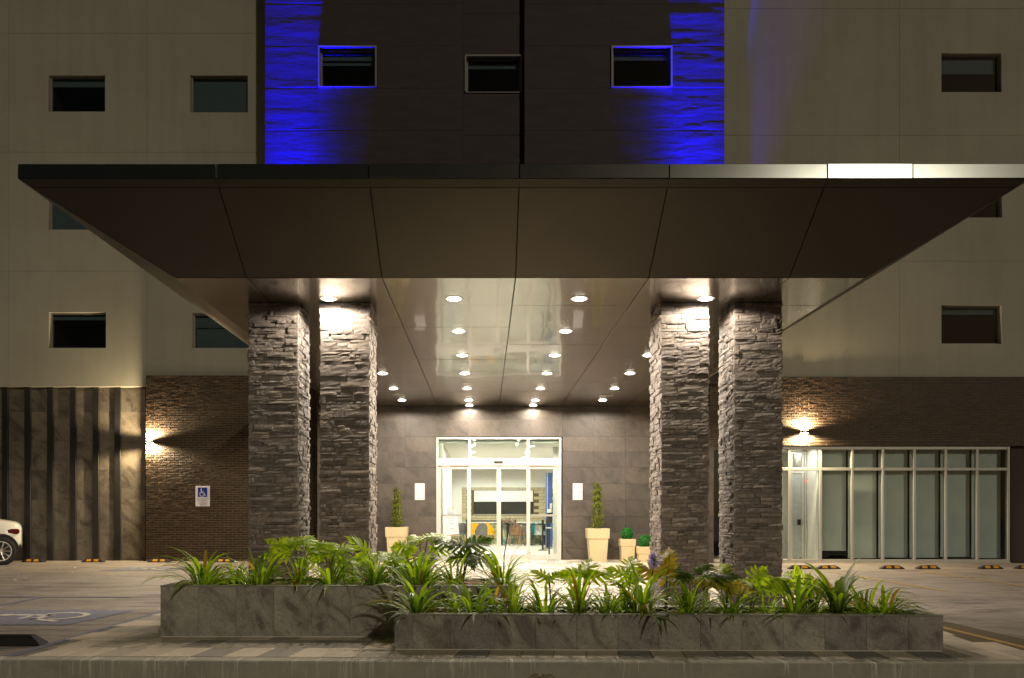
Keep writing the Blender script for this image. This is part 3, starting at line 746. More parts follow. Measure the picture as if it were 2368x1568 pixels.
# blue wall washers on the canopy roof
for nm, px, sg in (('left', 672, 1), ('right', 1622, -1)):
    x = PX(px, DT)
    t = thing('flood_light', (x, DT - .42, ZF1), 'blue floodlight on the canopy roof at the tower %s edge' % nm, 'light', 'blue floodlights')
    MB().cbox(x - .55, x + .55, DT - .20, DT - .10, ZF1, ZF1 + .06, .01).add('housing', M['black'], t)
    MB().box(x - .52, x + .52, DT - .18, DT - .12, ZF1 + .061, ZF1 + .065).add('lens', M['blue_lens'], t)
    edge = PX(613, DT) if sg > 0 else PX(1675, DT)
    for off, en in (((.30, .9), (.50, 1.0), (.72, 1.0), (1.05, .55), (1.6, .16)) if sg > 0 else ((.50, 1.9), (.66, 1.5), (.85, 1.2), (1.1, .8), (1.65, .2))):
        lamp('lamp', 'SPOT', t, (edge + sg * off, DT - (.20 if sg > 0 else .12), ZF1 + .08), 115000 * en, (.0009, .0002, 1), spot_size=R(20), spot_blend=1.0, shadow_soft_size=.03, rot=(R(180 - 1.0), 0, 0))
lamp('added_spill_lamp', 'SPOT', t, (PX(1675, DT) - .65, DT - .15, ZF1 + .08), 6500, (.05, .01, 1), spot_size=R(46), spot_blend=.8, shadow_soft_size=.03, rot=(R(180), 0, 0))  # added weak lamp, no fixture, for the faint purple spill on the right wing

# ------------------------------------------------------------------ stone-clad columns
def unit_stones(n):
    out = []
    for k in range(n):
        m = MB(); nx, nz = 3, 2; tl = random.uniform(-.10, .10); tx = random.uniform(-.09, .09)
        ii = {}
        for i in range(nx + 1):
            for j in range(nz + 1):
                edge = i in (0, nx) or j in (0, nz)
                y = random.uniform(-.07, .07) + (.03 if edge else -.05) + tl * (j / nz - .5) + tx * (i / nx - .5)
                xo = random.uniform(-.08, .08) if 0 < i < nx else (.004 if i == 0 else -.004); zo = random.uniform(-.12, .12) if 0 < j < nz else 0
                ii[i, j] = len(m.v); m.v.append((i / nx + xo, y, j / nz + zo))
        for i in range(nx):
            for j in range(nz): m.f.append((ii[i, j], ii[i + 1, j], ii[i + 1, j + 1], ii[i, j + 1]))
        b = len(m.v); m.v += [(0, 1, 0), (1, 1, 0), (1, 1, 1), (0, 1, 1)]
        m.f.append((b, b + 1) + tuple(ii[i, 0] for i in range(nx, -1, -1)))
        m.f.append((b + 2, b + 3) + tuple(ii[i, nz] for i in range(nx + 1)))
        m.f.append((b + 1, b + 2) + tuple(ii[nx, j] for j in range(nz, -1, -1)))
        m.f.append((b + 3, b) + tuple(ii[0, j] for j in range(nz + 1)))
        out.append(m)
    return out
US = unit_stones(28); USM = [u.mesh('stone', M['stone']) for u in US]
def column(x0, x1, y0, label, inner):
    """inner: side facing the driveway, +1 right face visible, -1 left"""
    dp = .66; y1 = y0 + dp; cx, cy2 = (x0 + x1) / 2, (y0 + y1) / 2
    t = thing('stone_column', (cx, cy2, 0), label, 'column', 'stone clad columns under the canopy')
    MB().box(x0 + .03, x1 - .03, y0 + .03, y1 - .03, 0, ZS - .002).add('core', M['backing'], t)
    L = []
    faces = [('f', x1 - x0), ('s', dp), ('o', dp), ('b', x1 - x0)]
    for fc, wd in faces:
        z = 0.0
        while z < ZS - .012:
            h = random.choice((.030, .036, .042, .048, .055, .062, .072)); h = min(h, ZS - .004 - z)
            if ZS - .004 - z - h < .02: h = ZS - .004 - z
            u = 0.0
            while u < wd - 1e-4:
                s_ = random.choice((.07, .10, .13, .16, .20, .25, .32)); s_ = min(s_, wd - u)
                if wd - u - s_ < .05: s_ = wd - u
                pr = random.choice((-.004, 0, 0, .004, .008, .012, .018))
                if random.random() < .18 and h > .055:     # two thin stones stacked
                    hh = h * random.uniform(.35, .65)
                    L.append((fc, u, s_, z, hh, pr)); L.append((fc, u, s_, z + hh, h - hh, random.choice((-.004, .004, .010, .018))))
                else: L.append((fc, u, s_, z, h, pr))
                u += s_
            z += h
    T = .05; sm = []
    def place(fc, u, s_, z, h, pr):
        # position of unit origin, rotation; unit y from -1.. into the wall
        a = .0012
        if fc == 'f': return (x0 + u + a, y0 - pr, z + a), 0
        if fc == 'b': return (x1 - u - a, y1 + pr, z + a), math.pi
        right = (fc == 's') == (inner > 0)
        if right: return (x1 + pr, y0 + u + a, z + a), math.pi / 2
        return (x0 - pr, y1 - u - a, z + a), -math.pi / 2
    order = {'f': 0, 's': 1, 'o': 2, 'b': 3}
    key = lambda q: (-(q[2] * q[4]) * (1 if q[0] == 'f' else .17)) if q[0] in 'fs' else 1
    L.sort(key=key)
    for k, q in enumerate(L[:300]):
        loc, rz = place(*q); inst('stone', USM[k % 28], t, loc, (0, 0, rz), (q[2] - .0024, T, q[4] - .0024))
    mb = MB()
    for k, q in enumerate(L[300:]):
        loc, rz = place(*q); c, s_ = math.cos(rz), math.sin(rz); U = US[(k * 5) % 28]; i = len(mb.v)
        for vx, vy, vz in U.v:
            px, py = vx * (q[2] - .0024), vy * T; mb.v.append((loc[0] + c * px - s_ * py, loc[1] + s_ * px + c * py, loc[2] + vz * (q[4] - .0024)))
        mb.f += [tuple(i + n for n in f) for f in U.f]
    mb.add('stonework', M['stone'], t, kind='stuff')
YC = 10.31
column(PX(575, YC), PX(689, YC), YC, 'stone clad column at the far left, outermost of the left pair', 1)
column(PX(741, YC), PX(854, YC), YC, 'stone clad column nearest the left side of the doorway', 1)
column(PX(1529, YC), PX(1638, YC), YC, 'stone clad column nearest the right side of the doorway', -1)
column(PX(1698, YC), PX(1808, YC), YC, 'stone clad column at the far right, beside the shopfront', -1)

# ------------------------------------------------------------------ sconces
def sconce(px, py, D, label, E):
    x, z = PX(px, D), PZ(py, D)
    t = thing('wall_sconce', (x, D, z), label, 'wall light', 'up and down wall lights on the brick')
    MB().prism([(x - .11, D), (x + .11, D), (x + .10, D - .07), (x + .05, D - .105), (x - .05, D - .105), (x - .10, D - .07)], 'z', z - .028, z + .028).add('housing', M['black'], t)
    for s_ in (1, -1):
        MB().prism([(x - .085, D - .012), (x + .085, D - .012), (x + .075, D - .065), (x + .035, D - .09), (x - .035, D - .09), (x - .075, D - .065)], 'z', z + s_ * .0285, z + s_ * .034).add('lens', M['wall_lens'], t)
        lamp('lamp', 'SPOT', t, (x, D - .085, z + s_ * .05), E, (1, .78, .46), spot_size=R(168), spot_blend=.35, shadow_soft_size=.035, rot=(R(180) if s_ > 0 else 0, 0, 0))
sconce(347, 1021, DB - .005, 'lit wall light at the left edge of the brick wall beside the fins', 600)
sconce(1859, 999, DW - .05, 'lit wall light on the brick band above the shopfront', 700)

# ------------------------------------------------------------------ accessible parking sign, notices
x0, x1, z0, z1 = PX(453, DB), PX(485.5, DB), PZ(1171, DB), PZ(1124, DB)
sg = thing('parking_sign', ((x0 + x1) / 2, DB - .03, z0), 'white and blue accessible parking sign on the left brick wall', 'sign')
MB().cbox(x0, x1, DB - .022, DB - .006, z0, z1, .002).add('plate', M['paper'], sg)
W_ = x1 - x0; bx0, bx1 = x0 + W_ * .16, x1 - W_ * .17; bs = bx1 - bx0; bz1 = z1 - W_ * .11
MB().box(bx0, bx1, DB - .0245, DB - .0225, bz1 - bs, bz1).add('blue_square', M['sign_blue'], sg)
m = MB(); emblem(m, lambda u, v: (bx0 + u * bs, DB - .0262, bz1 - bs + v * bs)); m.add('emblem', M['paper'], sg)
zc_ = z1 - (z1 - z0) * .665
for k, s_ in enumerate(('ESTACIONAMIENTO', 'EXCLUSIVO', 'ACCESSIBLE', 'PARKING')):
    text('lettering', s_, .040 if k else .035, ((x0 + x1) / 2, DB - .0235, zc_ - .043 * k - (.012 if k > 1 else 0)), sg, M['ink'])
for px, label, kind in ((959.5, 'white printed notice on the slate wall left of the doorway', 0), (1324.5, 'white printed notice on the slate wall right of the doorway', 1)):
    D = DW - .022; x0, x1, z0, z1 = PX(px, D), PX(px + 22.5, D), PZ(1156, D), PZ(1118, D)
    t = thing('notice', ((x0 + x1) / 2, D, z0), label, 'notice', 'notices beside the doorway')
    MB().box(x0, x1, D - .014, D - .002, z0, z1).add('sheet', M['paper'], t)
    m = MB(); hh = z1 - z0; ww = x1 - x0; yy = D - .0152
    lines = [(.13, .5), (.18, .66), (.23, .3), (.36, .78), (.47, .7), (.52, .62), (.62, .75), (.67, .55), (.77, .6)] if kind == 0 else [(.2, .4), (.25, .7), (.29, .62), (.72, .6), (.77, .5)]
    for f_, w_ in lines: m.box((x0 + x1) / 2 - ww * w_ / 2, (x0 + x1) / 2 + ww * w_ / 2, yy, yy + .001, z1 - hh * f_ - .003, z1 - hh * f_ + .003)
    for k in range(5): m.box(x0 + ww * (.16 + .15 * k), x0 + ww * (.22 + .15 * k), yy, yy + .001, z0 + hh * .06, z0 + hh * .11)
    if kind:
        for k in (.3, .72): m.lathe([(.016, 0), (.016, .0)], (0, 0, -99), 4); m.box(x0 + ww * (k - .08), x0 + ww * (k + .08), yy, yy + .001, z0 + hh * .44, z0 + hh * .51)
    m.v = [v if v[2] > -50 else (x0 + .01, yy + .001, z0 + .01) for v in m.v]
    m.add('printed_lines', plain('faint_print_%d' % kind, (.22, .2, .22), .7), t)
    MB().box((x0 + x1) / 2 - .015, (x0 + x1) / 2 + .015, yy, yy + .001, z1 - hh * .085, z1 - hh * .06).add('logo_mark', M['red'] if kind == 0 else M['ink'], t)

# ------------------------------------------------------------------ sliding entrance doors
FZ = .07
dr = thing('sliding_entrance', (PX(1154, DW), DW, FZ), 'white framed glass sliding entrance doors under the canopy', 'entrance')
xa, xb = PX(1009, DW) + .006, PX(1298, DW) - .006
zT = PZ(1012, DW); zh1, zh0 = PZ(1061, DW), PZ(1077, DW); zB = FZ + .002
xm = [PX(v, DW) for v in (1085.5, 1153.5, 1221)]
Y0, Y1 = DW - .035, DW + .07
m = MB().box(xa, xa + .045, Y0, Y1, zB, zT).box(xb - .045, xb, Y0, Y1, zB, zT).box(xa + .045, xb - .045, Y0, Y1, zT - .04, zT)
for v in (xm[0], xm[2]): m.box(v - .028, v + .028, Y0 + .002, Y1, zB, zT - .04)
m.add('frame', M['alu'], dr)
MB().cbox(xa + .046, xb - .046, Y0 - .05, Y1 + .02, zh0, zh1, .006).add('header_box', M['alu'], dr)
sx0, sx1, sz = PX(1142, DW), PX(1163, DW), (zh0 + zh1) / 2
MB().cbox(sx0, sx1, Y0 - .085, Y0 - .051, sz - .028, sz + .02, .006).add('motion_sensor', M['black'], dr)
def leaf(x0, x1, yy, name, st=.045):
    m = MB().box(x0, x0 + st, yy, yy + .04, zB + .01, zh0 - .012).box(x1 - st, x1, yy, yy + .04, zB + .01, zh0 - .012).box(x0 + st, x1 - st, yy, yy + .04, zh0 - .08, zh0 - .012).box(x0 + st, x1 - st, yy, yy + .04, zB + .01, zB + .13)
    o = m.add(name, M['alu'], dr)
    MB().box(x0 + st, x1 - st, yy + .017, yy + .023, zB + .13, zh0 - .08).add('pane', M['glass'], o)
leaf(xa + .05, xm[0] - .01, DW + .02, 'side_light'); leaf(xm[2] + .01, xb - .05, DW + .02, 'side_light')
leaf(xm[0] - .01, xm[1] - .004, DW - .03, 'door_leaf'); leaf(xm[1] + .004, xm[2] + .01, DW - .03, 'door_leaf')
for a, b in ((xa + .045, xm[0] - .028), (xm[0] + .028, xm[2] - .028), (xm[2] + .028, xb - .045)):
    MB().box(a, b, DW + .01, DW + .016, zh1, zT - .04).add('transom_pane', M['glass'], dr)
MB().box(xa - .02, xb + .02, Y0 - .10, Y1 + .03, .0, FZ + .002).add('threshold', M['alu_grey'], dr)
for sgn in (0, 1):   # frosted safety strip on the side lights
    a, b = (xa + .11, xm[0] - .07) if sgn == 0 else (xm[2] + .07, xb - .11)
    MB().box(a, b, DW + .035, DW + .036, PZ(1194, DW), PZ(1189.5, DW)).add('frosted_strip', M['alu_grey'], dr)

# ------------------------------------------------------------------ lobby
LZ = 2.86; DBK = 31.6; LX0, LX1 = PX(1030, 20.6) - .35, PX(1300, DBK) + 2.2
lb = thing('lobby', (PX(1154, 26), 26, FZ), 'bright white lobby with beige tiled back wall, seen through the entrance doors', 'room')
m = MB(); m.box(LX0 - 1, LX1 + 1, DW + .13, DBK + .3, FZ - .06, FZ); m.add('floor', M['lobby_floor'], lb)
MB().box(LX0 - 1, LX1 + 1, DW + .13, DBK + .3, LZ, LZ + .08).add('ceiling', M['white'], lb)
LXW = PX(1030, 21.5)
MB().box(LXW - .3, LXW, DW + .125, 25.2, FZ, LZ - .001).add('side_wall', M['white'], lb)
MB().box(-3.6, -3.5, 25.21, DBK + .2, FZ, LZ - .001).add('side_wall', M['white'], lb)
MB().box(LX1, LX1 + .1, DW + .125, DBK + .2, FZ, LZ - .001).add('side_wall', M['white'], lb)
MB().box(PX(1302, 20.6), LX1, DW + .125, DW + .2, FZ, LZ - .001).add('side_wall', M['white'], lb)
MB().box(LX0 - 2, LX1, DBK, DBK + .1, PZ(1127, DBK), LZ - .001).add('bulkhead', M['white'], lb)
wy0, wy1 = PZ(1185, DBK), PZ(1135, DBK)
bw0 = PX(1068, DBK)
MB().box(LX0 - 2, LX1, DBK + .02, DBK + .1, FZ, FZ + .78).add('mosaic_band', M['mosaic'], lb)
MB().box(LX0 - 2, LX1, DBK - .04, DBK + .018, FZ + .781, FZ + .83).add('ledge', M['white'], lb)
wins = [(PX(1095, DBK), PX(1234, DBK)), (PX(1278, DBK), PX(1278, DBK) + 2.0)]
m = MB()
zz0, zz1 = FZ + .831, PZ(1127, DBK)
for a, b, c, d_ in holes_grid(bw0, LX1, zz0, zz1, [(p, q, PZ(1189, DBK), PZ(1133, DBK)) for p, q in wins]):
    m.box(a, b, DBK + .03, DBK + .1, c, d_)
m.add('back_wall', M['mortar'], lb)
MB().box(LX0 - 2, bw0 - .001, DBK + .0, DBK + .1, FZ + .831, PZ(1127, DBK) - .001).add('plain_wall', M['white'], lb)
mt = MB(); z = zz0; r_ = 0
while z < zz1 - .02:
    x = bw0 - (.18 if r_ % 2 else 0); h = min(.118, zz1 - z)
    while x < LX1 - .2:
        a, b = max(x, bw0), x + .36; cxm = (a + b) / 2; czm = z + h / 2
        if not any(p - .1 < cxm < q + .1 and PZ(1192, DBK) < czm < PZ(1131, DBK) for p, q in wins): mt.cbox(a + .004, b - .004, DBK + .012, DBK + .029, z + .004, z + h - .004, .004)
        x += .36
    z += .118; r_ += 1
mt.add('wall_tiles', M['backtile'], lb, kind='stuff')
for p, q in wins:
    a, b = PZ(1189, DBK), PZ(1133, DBK); wn = sub('window', lb, (p, DBK, a))
    MB().box(p, q, DBK + .09, DBK + .1, a, b).add('pane', M['night'], wn)
    MB().box(p + .02, q - .02, DBK + .045, DBK + .05, PZ(1160, DBK), b - .02).add('blind', M['white'], wn)
    MB().box(p - .02, q + .02, DBK + .0, DBK + .028, b, b + .03).box(p - .02, q + .02, DBK, DBK + .028, a - .03, a).add('window_frame', M['alu_grey'], wn)
# white portal of the inner doors
m = MB(); yp = DW + 1.25; xi0, xi1 = PX(1022, yp), PX(1284, yp)
m.box(xi0 - .25, xi0 + .05, yp, yp + .1, FZ, LZ - .002).box(xi1 - .05, xi1 + .18, yp, yp + .1, FZ, LZ - .002).box(xi0 + .05, xi1 - .05, yp, yp + .1, PZ(1072, yp), PZ(1060, yp))
m.box(PX(1086, yp), PX(1090, yp), yp, yp + .1, PZ(1060, yp), LZ - .002).box(PX(1216, yp), PX(1220, yp), yp, yp + .1, PZ(1060, yp), LZ - .002); m.add('inner_portal', M['alu'], lb)
o = thing('blue_column', (PX(1270, 28.5), 28.5, FZ), 'square blue column at the right side of the lobby', 'column')
MB().box(PX(1263, 28.4), PX(1277.5, 28.4), 28.4, 28.7, FZ, PZ(1093, 28.4)).add('shaft', M['blue_column'], o)
MB().box(PX(1265, 28.39), PX(1266, 28.39), 28.39, 28.399, FZ, PZ(1093, 28.4)).add('white_edge', M['white'], o)
MB().box(PX(1272, 28.3), PX(1277, 28.3), 28.38, 28.395, PZ(1176, 28.3), PZ(1164, 28.3)).add('paper_sign', M['paper'], o)
# lobby ceiling lamps
k = 0
for xx in (PX(1094, 24), PX(1216, 24)):
    for yy in (21.0, 23.0, 25.2, 27.6, 30.0):
        side = 'left' if xx < 0.2 else 'right'
        t = thing('lobby_light', (xx, yy, LZ), 'small round lobby ceiling light, %s in the %s row' % (['first', 'second', 'third', 'fourth', 'last'][k % 5] + ' from the doors', side), 'light', 'lobby ceiling lights'); k += 1
        MB().lathe([(.07, 0), (.07, .004)], (xx, yy, LZ - .006), 16).add('lens', M['in_lens'], t)
        lamp('lamp', 'SPOT', t, (xx, yy, LZ - .02), 225, (1, .93, .84), spot_size=R(170), spot_blend=.5, shadow_soft_size=.07)
# easel with notice board
De = 22.3; x0, x1 = PX(1026, De), PX(1057, De)
t = thing('easel', ((x0 + x1) / 2, De, FZ), 'wooden easel holding a white notice board just inside the doors', 'easel')
zt_, zb_ = PZ(1178, De), PZ(1237, De)
m = MB(); sk = .06
m.v = [(x0 + sk, De - .05, zb_), (x1 + .06, De - .05, zb_ + .02), (x1 - .02, De + .12, zt_), (x0 - .03, De + .12, zt_)]; m.v += [(a, b + .015, c) for a, b, c in m.v]
m.f = [(0, 1, 2, 3), (7, 6, 5, 4), (0, 4, 5, 1), (1, 5, 6, 2), (2, 6, 7, 3), (3, 7, 4, 0)]; m.add('board', M['paper'], t)
m = MB()
for f_, w_ in ((.14, .5), (.19, .4), (.34, .7), (.45, .35), (.56, .35), (.75, .4)):
    zc2 = zt_ - (zt_ - zb_) * f_; yc = De + .12 - .17 * f_ - .004; xc = (x0 + x1) / 2 + .06 * f_
    m.box(xc - .16 * w_, xc + .16 * w_, yc - .003, yc, zc2 - .006, zc2 + .004)
m.add('printed_lines', M['ink'], t)
MB().tube([(x0 - .08, De - .1, FZ), (x0 + .12, De + .14, zt_ + .06)], .012).add('leg', M['light_wood'], t)
MB().tube([(x1 + .12, De - .1, FZ), (x1 - .12, De + .14, zt_ + .06)], .012).add('leg', M['light_wood'], t)
MB().tube([((x0 + x1) / 2, De + .5, FZ), ((x0 + x1) / 2, De + .16, zt_)], .012).add('leg', M['light_wood'], t)
MB().box(x0, x1 + .08, De - .08, De - .03, zb_ - .03, zb_ - .003).add('tray', M['light_wood'], t)
# hand sanitiser stand
Ds = 22.6; xs0 = PX(1270, Ds)
t = thing('sanitiser_stand', (xs0, Ds, FZ), 'tall black hand sanitiser stand inside the right side light', 'dispenser')
MB().cbox(xs0 - .15, xs0 + .15, Ds - .15, Ds + .15, FZ, FZ + .02, .005).add('base', M['black'], t)
MB().tube([(xs0, Ds, FZ + .02), (xs0, Ds, PZ(1180, Ds))], .022, 8).add('pole', M['black'], t)
MB().cbox(xs0 - .06, xs0 + .07, Ds - .10, Ds - .024, PZ(1210, Ds), PZ(1186, Ds), .01).add('dispenser', M['black'], t)
MB().cbox(xs0 - .05, xs0 + .06, Ds - .11, Ds - .03, PZ(1185.5, Ds), PZ(1177, Ds), .01).add('top_cover', M['white'], t)
MB().cbox(xs0 - .09, xs0 + .05, Ds - .14, Ds - .024, PZ(1222, Ds), PZ(1219, Ds), .004).add('drip_tray', M['alu'], t)
# stanchions and belts
for k, (px, D) in enumerate(((1079.5, 30.0), (1160.5, 30.0), (1226, 27.2), (1235, 25.6))):
    x = PX(px, D)
    lab = ['black belt barrier post in front of the yellow chairs', 'black belt barrier post in front of the brown chairs', 'black belt barrier post beside the blue column, farther one', 'black belt barrier post beside the blue column, nearer one'][k]
    x = x if k < 2 else PX([1263, 1252][k - 2] + 3, D)
    t = thing('barrier_post', (x, D, FZ), lab, 'barrier post', 'belt barrier posts in the lobby')
    MB().lathe([(.16, 0), (.16, .02), (.03, .04)], (x, D, FZ), 16).add('base', M['black'], t)
    MB().lathe([(.03, .03), (.03, .82), (.038, .83), (.038, .92), (.02, .93)], (x, D, FZ), 10).add('post', M['black'], t)
    if k == 0: MB().box(x + .04, PX(1160.5, 30) - .04, D - .004, D + .004, FZ + .84, FZ + .89).add('belt', M['black'], t)
# chairs and tables
def chair(px, D, rz, mat, label, legm='wood', arms=True):
    x = PX(px, D); t = thing('lobby_chair', (x, D, FZ), label, 'chair', 'chairs in the lobby'); t.rotation_euler = (0, 0, rz); t.scale = (.86, .86, .86)
    def P(mb, name, mt, sm=False):
        o = mb.add(name, M[mt], None, sm); o.parent = t; WL[o.name] = WL[t.name]; return o
    m = MB(); m.cbox(-.24, .24, -.23, .22, .42, .46, .015); P(m, 'seat', mat)
    m = MB(); n = 9
    for i in range(n):
        for side in (0, 1):
            pass
    for i in range(n - 1):
        a0, a1 = R(200 - 220 * i / (n - 1)), R(200 - 220 * (i + 1) / (n - 1))
        hz = lambda a: .46 + .36 * max(0, math.sin(a)) + .12
        p = [(.27 * math.cos(a0), .05 + .22 * math.sin(a0)), (.27 * math.cos(a1), .05 + .22 * math.sin(a1))]
        q = [(v[0] * .9, .05 + (v[1] - .05) * .9) for v in p]
        m.quad((*p[0], .45), (*p[1], .45), (*p[1], hz(a1)), (*p[0], hz(a0))); m.quad((*q[1], .45), (*q[0], .45), (*q[0], hz(a0)), (*q[1], hz(a1)))
        m.quad((*p[0], hz(a0)), (*p[1], hz(a1)), (*q[1], hz(a1)), (*q[0], hz(a0)))
    P(m, 'backrest', mat)
    for sx in (-1, 1):
        for sy in (-1, 1): P(MB().tube([(sx * .18, sy * .17, .43), (sx * .25, sy * .23, 0)], [.02, .013]), 'leg', legm)
chair(1098, 31.0, 0, 'yellow_chair', 'yellow tub chair at left behind the belt barrier', 'yellow_chair')
chair(1130, 30.9, R(20), 'yellow_chair', 'yellow tub chair at right behind the belt barrier', 'yellow_chair')
chair(1066, 30.6, R(-20), 'grey_fabric', 'grey upholstered chair farthest left in the lobby')
chair(1112, 30.0, R(200), 'grey_fabric', 'grey brown chair turned away in front of the yellow chairs')
chair(1186, 31.0, R(10), 'grey_fabric', 'dark grey upholstered chair at the middle of the lobby')
chair(1196, 29.6, R(160), 'wood', 'brown wooden chair in front of the dark grey chair')
chair(1213, 31.0, R(-30), 'grey_fabric', 'grey chair beside the teal chair')
chair(1237, 31.2, R(0), 'teal', 'teal upholstered chair near the blue column', 'black')
chair(1252, 30.4, R(60), 'white', 'white shell chair beside the blue column', 'wood')
for px, D, lab in ((1226, 30.2, 'small dark table between the grey and teal chairs'), (1259, 30.7, 'tall dark table beside the blue column')):
    x = PX(px, D); t = thing('lobby_table', (x, D, FZ), lab, 'table', 'lobby tables')
    MB().lathe([(.30, .72), (.30, .75)], (x, D, FZ), 20).add('tabletop', M['black'], t); MB().lathe([(.22, 0), (.20, .02), (.03, .04), (.03, .72)], (x, D, FZ), 12).add('pedestal', M['black'], t)

# ------------------------------------------------------------------ glazed shopfront on the right
sf = thing('shopfront', (PX(2070, DW), DW, 0), 'aluminium framed glazed shopfront with grey blinds under the brick band', 'shopfront')
mx_ = [PX(v, DW) for v in (1790, 1826, 1898.5, 1971.7, 2043, 2116, 2188.5, 2261, 2333.6)]
zt0, zt1, zt2 = .10, PZ(1084.6, DW), PZ(1032, DW) - .006
yA, yB = DW + .01, DW + .10; hw = .029
for k, v in enumerate(mx_): MB().cbox(v - hw, v + hw, yA, yB, .004, zt2, .004).add('mullion', M['alu_grey'], sf)
for a, b in zip(mx_, mx_[1:]):
    for z in (zt0 - .05, zt1, zt2 - .035): MB().cbox(a + hw + .001, b - hw - .001, yA + .003, yB - .003, z - .035, z + .033, .004).add('rail', M['alu_grey'], sf)
    for c, d_ in ((zt0 - .017, zt1 - .035), (zt1 + .033, zt2 - .07)): MB().box(a + hw, b - hw, DW + .05, DW + .056, c, d_).add('pane', M['shop_glass'], sf)
MB().box(mx_[0] - .04, mx_[-1] + .04, DW - .02, DW + .2, -.004, .012).add('sill', M['kerb'], sf)
bot = [.20, .02, .035, .03, .05, .02]
for k in range(2, 8):
    a, b = mx_[k], mx_[k + 1]; yb = DW + .26
    m = MB(); z0b = zt0 + bot[k - 2]; n = 8
    for j in range(n):
        u0, u1 = a + .0 + (b - a - .05) * j / n, a + .0 + (b - a - .05) * (j + 1) / n
        y0b, y1b = yb + .0012 * math.sin(j * 1.3 + k), yb + .0012 * math.sin((j + 1) * 1.3 + k)
        m.quad((u0, y0b, z0b), (u1, y1b, z0b), (u1, y1b, zt2), (u0, y0b, zt2))
    m.box(a, b - .05, yb - .01, yb + .012, z0b - .02, z0b); m.add('blind', M['shop_blind'], sf)
m = MB(); x_0, x_1 = mx_[2] + .02, mx_[-1] + .1
m.quad((x_0, DW + 1.4, 0), (x_1, DW + 1.4, 0), (x_1, DW + 1.4, 3), (x_0, DW + 1.4, 3)); m.quad((x_0, DW + .1, zt2 + .01), (x_1, DW + .1, zt2 + .01), (x_1, DW + 1.4, zt2 + .01), (x_0, DW + 1.4, zt2 + .01))
m.quad((x_1, DW + .1, 0), (x_1, DW + 1.4, 0), (x_1, DW + 1.4, 3), (x_1, DW + .1, 3)); m.add('dark_room', M['room'], sf)
# lit vestibule at its left end
vx0, vx1 = mx_[0] - .5, mx_[2] + .015
vb = thing('vestibule', ((vx0 + vx1) / 2, DW + 1.2, 0), 'lit white vestibule with an inner glass door behind the left shopfront panes', 'room')
MB().box(vx0, vx1, DW + .11, DW + 2.6, -.004, .04).add('floor', M['lobby_floor'], vb)
MB().box(vx0, vx1 + .6, DW + 2.6, DW + 2.7, .04, 3.0).add('back_wall', M['white'], vb)
MB().box(vx0 - .05, vx0, DW + .11, DW + 2.6, .04, 3.0).add('side_wall', M['white'], vb)
MB().box(vx0, vx1, DW + .11, DW + 2.6, zt2 + .02, zt2 + .06).add('ceiling', M['white'], vb)
MB().box(vx1, vx1 + .03, DW + .112, DW + 2.6, .04, 3.0).add('side_wall', M['white'], vb)
yv = DW + .9
vxs = [PX(v, yv) for v in (1831, 1857, 1863, 1880, 1897)]
for v in vxs: MB().cbox(v - .022, v + .022, yv, yv + .06, .04, PZ(1045, yv), .003).add('mullion', M['alu'], vb)
for z in (PZ(1092, yv), PZ(1047, yv), PZ(1296, yv), PZ(1086, yv)): MB().box(vxs[0] + .022, vxs[-1] - .022, yv + .003, yv + .057, z - .025, z + .025).add('rail', M['alu'], vb)
MB().box(vxs[0] + .022, vxs[1] - .022, yv + .02, yv + .03, .1, PZ(1095, yv)).add('frosted_panel', plain('frosted_panel', (.42, .45, .45), .5), vb)
MB().box(vxs[2] + .022, vxs[3] - .022, yv + .02, yv + .03, .1, PZ(1095, yv)).add('door_panel', plain('grey_door_glass', (.30, .32, .32), .3), vb)
MB().tube([(vxs[2] + .02, yv - .03, PZ(1255, yv)), (vxs[2] + .02, yv - .03, PZ(1215, yv))], .014).add('door_handle', M['alu'], vb)
MB().tube([(vxs[2] + .12, yv - .01, PZ(1286, yv)), (vxs[2] + .12, yv - .01, PZ(1205, yv))], .012).add('door_handle', M['black'], vb)
MB().cbox(PX(1847, yv) - .03, PX(1847, yv) + .04, yv - .04, yv + .015, PZ(1214, yv), PZ(1201, yv), .005).add('card_reader', M['black'], vb)
m = MB()
for k in range(16):
    z = PZ(1280 - k * 12.4, yv); zc3 = z + .045; xx0, xx1 = vxs[3] + .03, vxs[4] - .03; b = .05 + .02 * math.sin(k)
    m.quad((xx0, yv + .01, z), (xx0 + .06, yv + .01, z - .015), (xx1, yv + .01, zc3 + b), (xx1 - .03, yv + .01, zc3 + b + .03))
m.add('leaf_decal', plain('leaf_decal', (.35, .36, .27), .6), vb)
for dx in (0, .06): MB().cbox(PX(1862, yv) + dx, PX(1862, yv) + dx + .03, yv - .02, yv - .002, PZ(1114, yv), PZ(1111, yv), .004).add('red_indicator', M['red_led'], vb)
t = thing('vestibule_light', (PX(1872, DW + 1.8), DW + 1.8, zt2), 'flat lit ceiling panel inside the vestibule', 'light')
MB().box(PX(1872, DW + 1.8) - .3, PX(1872, DW + 1.8) + .3, DW + 1.6, DW + 2.0, zt2 + .008, zt2 + .018).add('lens', M['in_lens'], t)
lamp('lamp', 'AREA', t, (PX(1872, DW + 1.8) - .2, DW + 1.5, zt2 - .03), 22, (1, .95, .82), shape='RECTANGLE', size=.6, size_y=.4)
lamp('lamp', 'AREA', t, (PX(1845, DW + .5), DW + .5, zt2 - .03), 12, (1, .95, .82), shape='RECTANGLE', size=.4, size_y=.3)

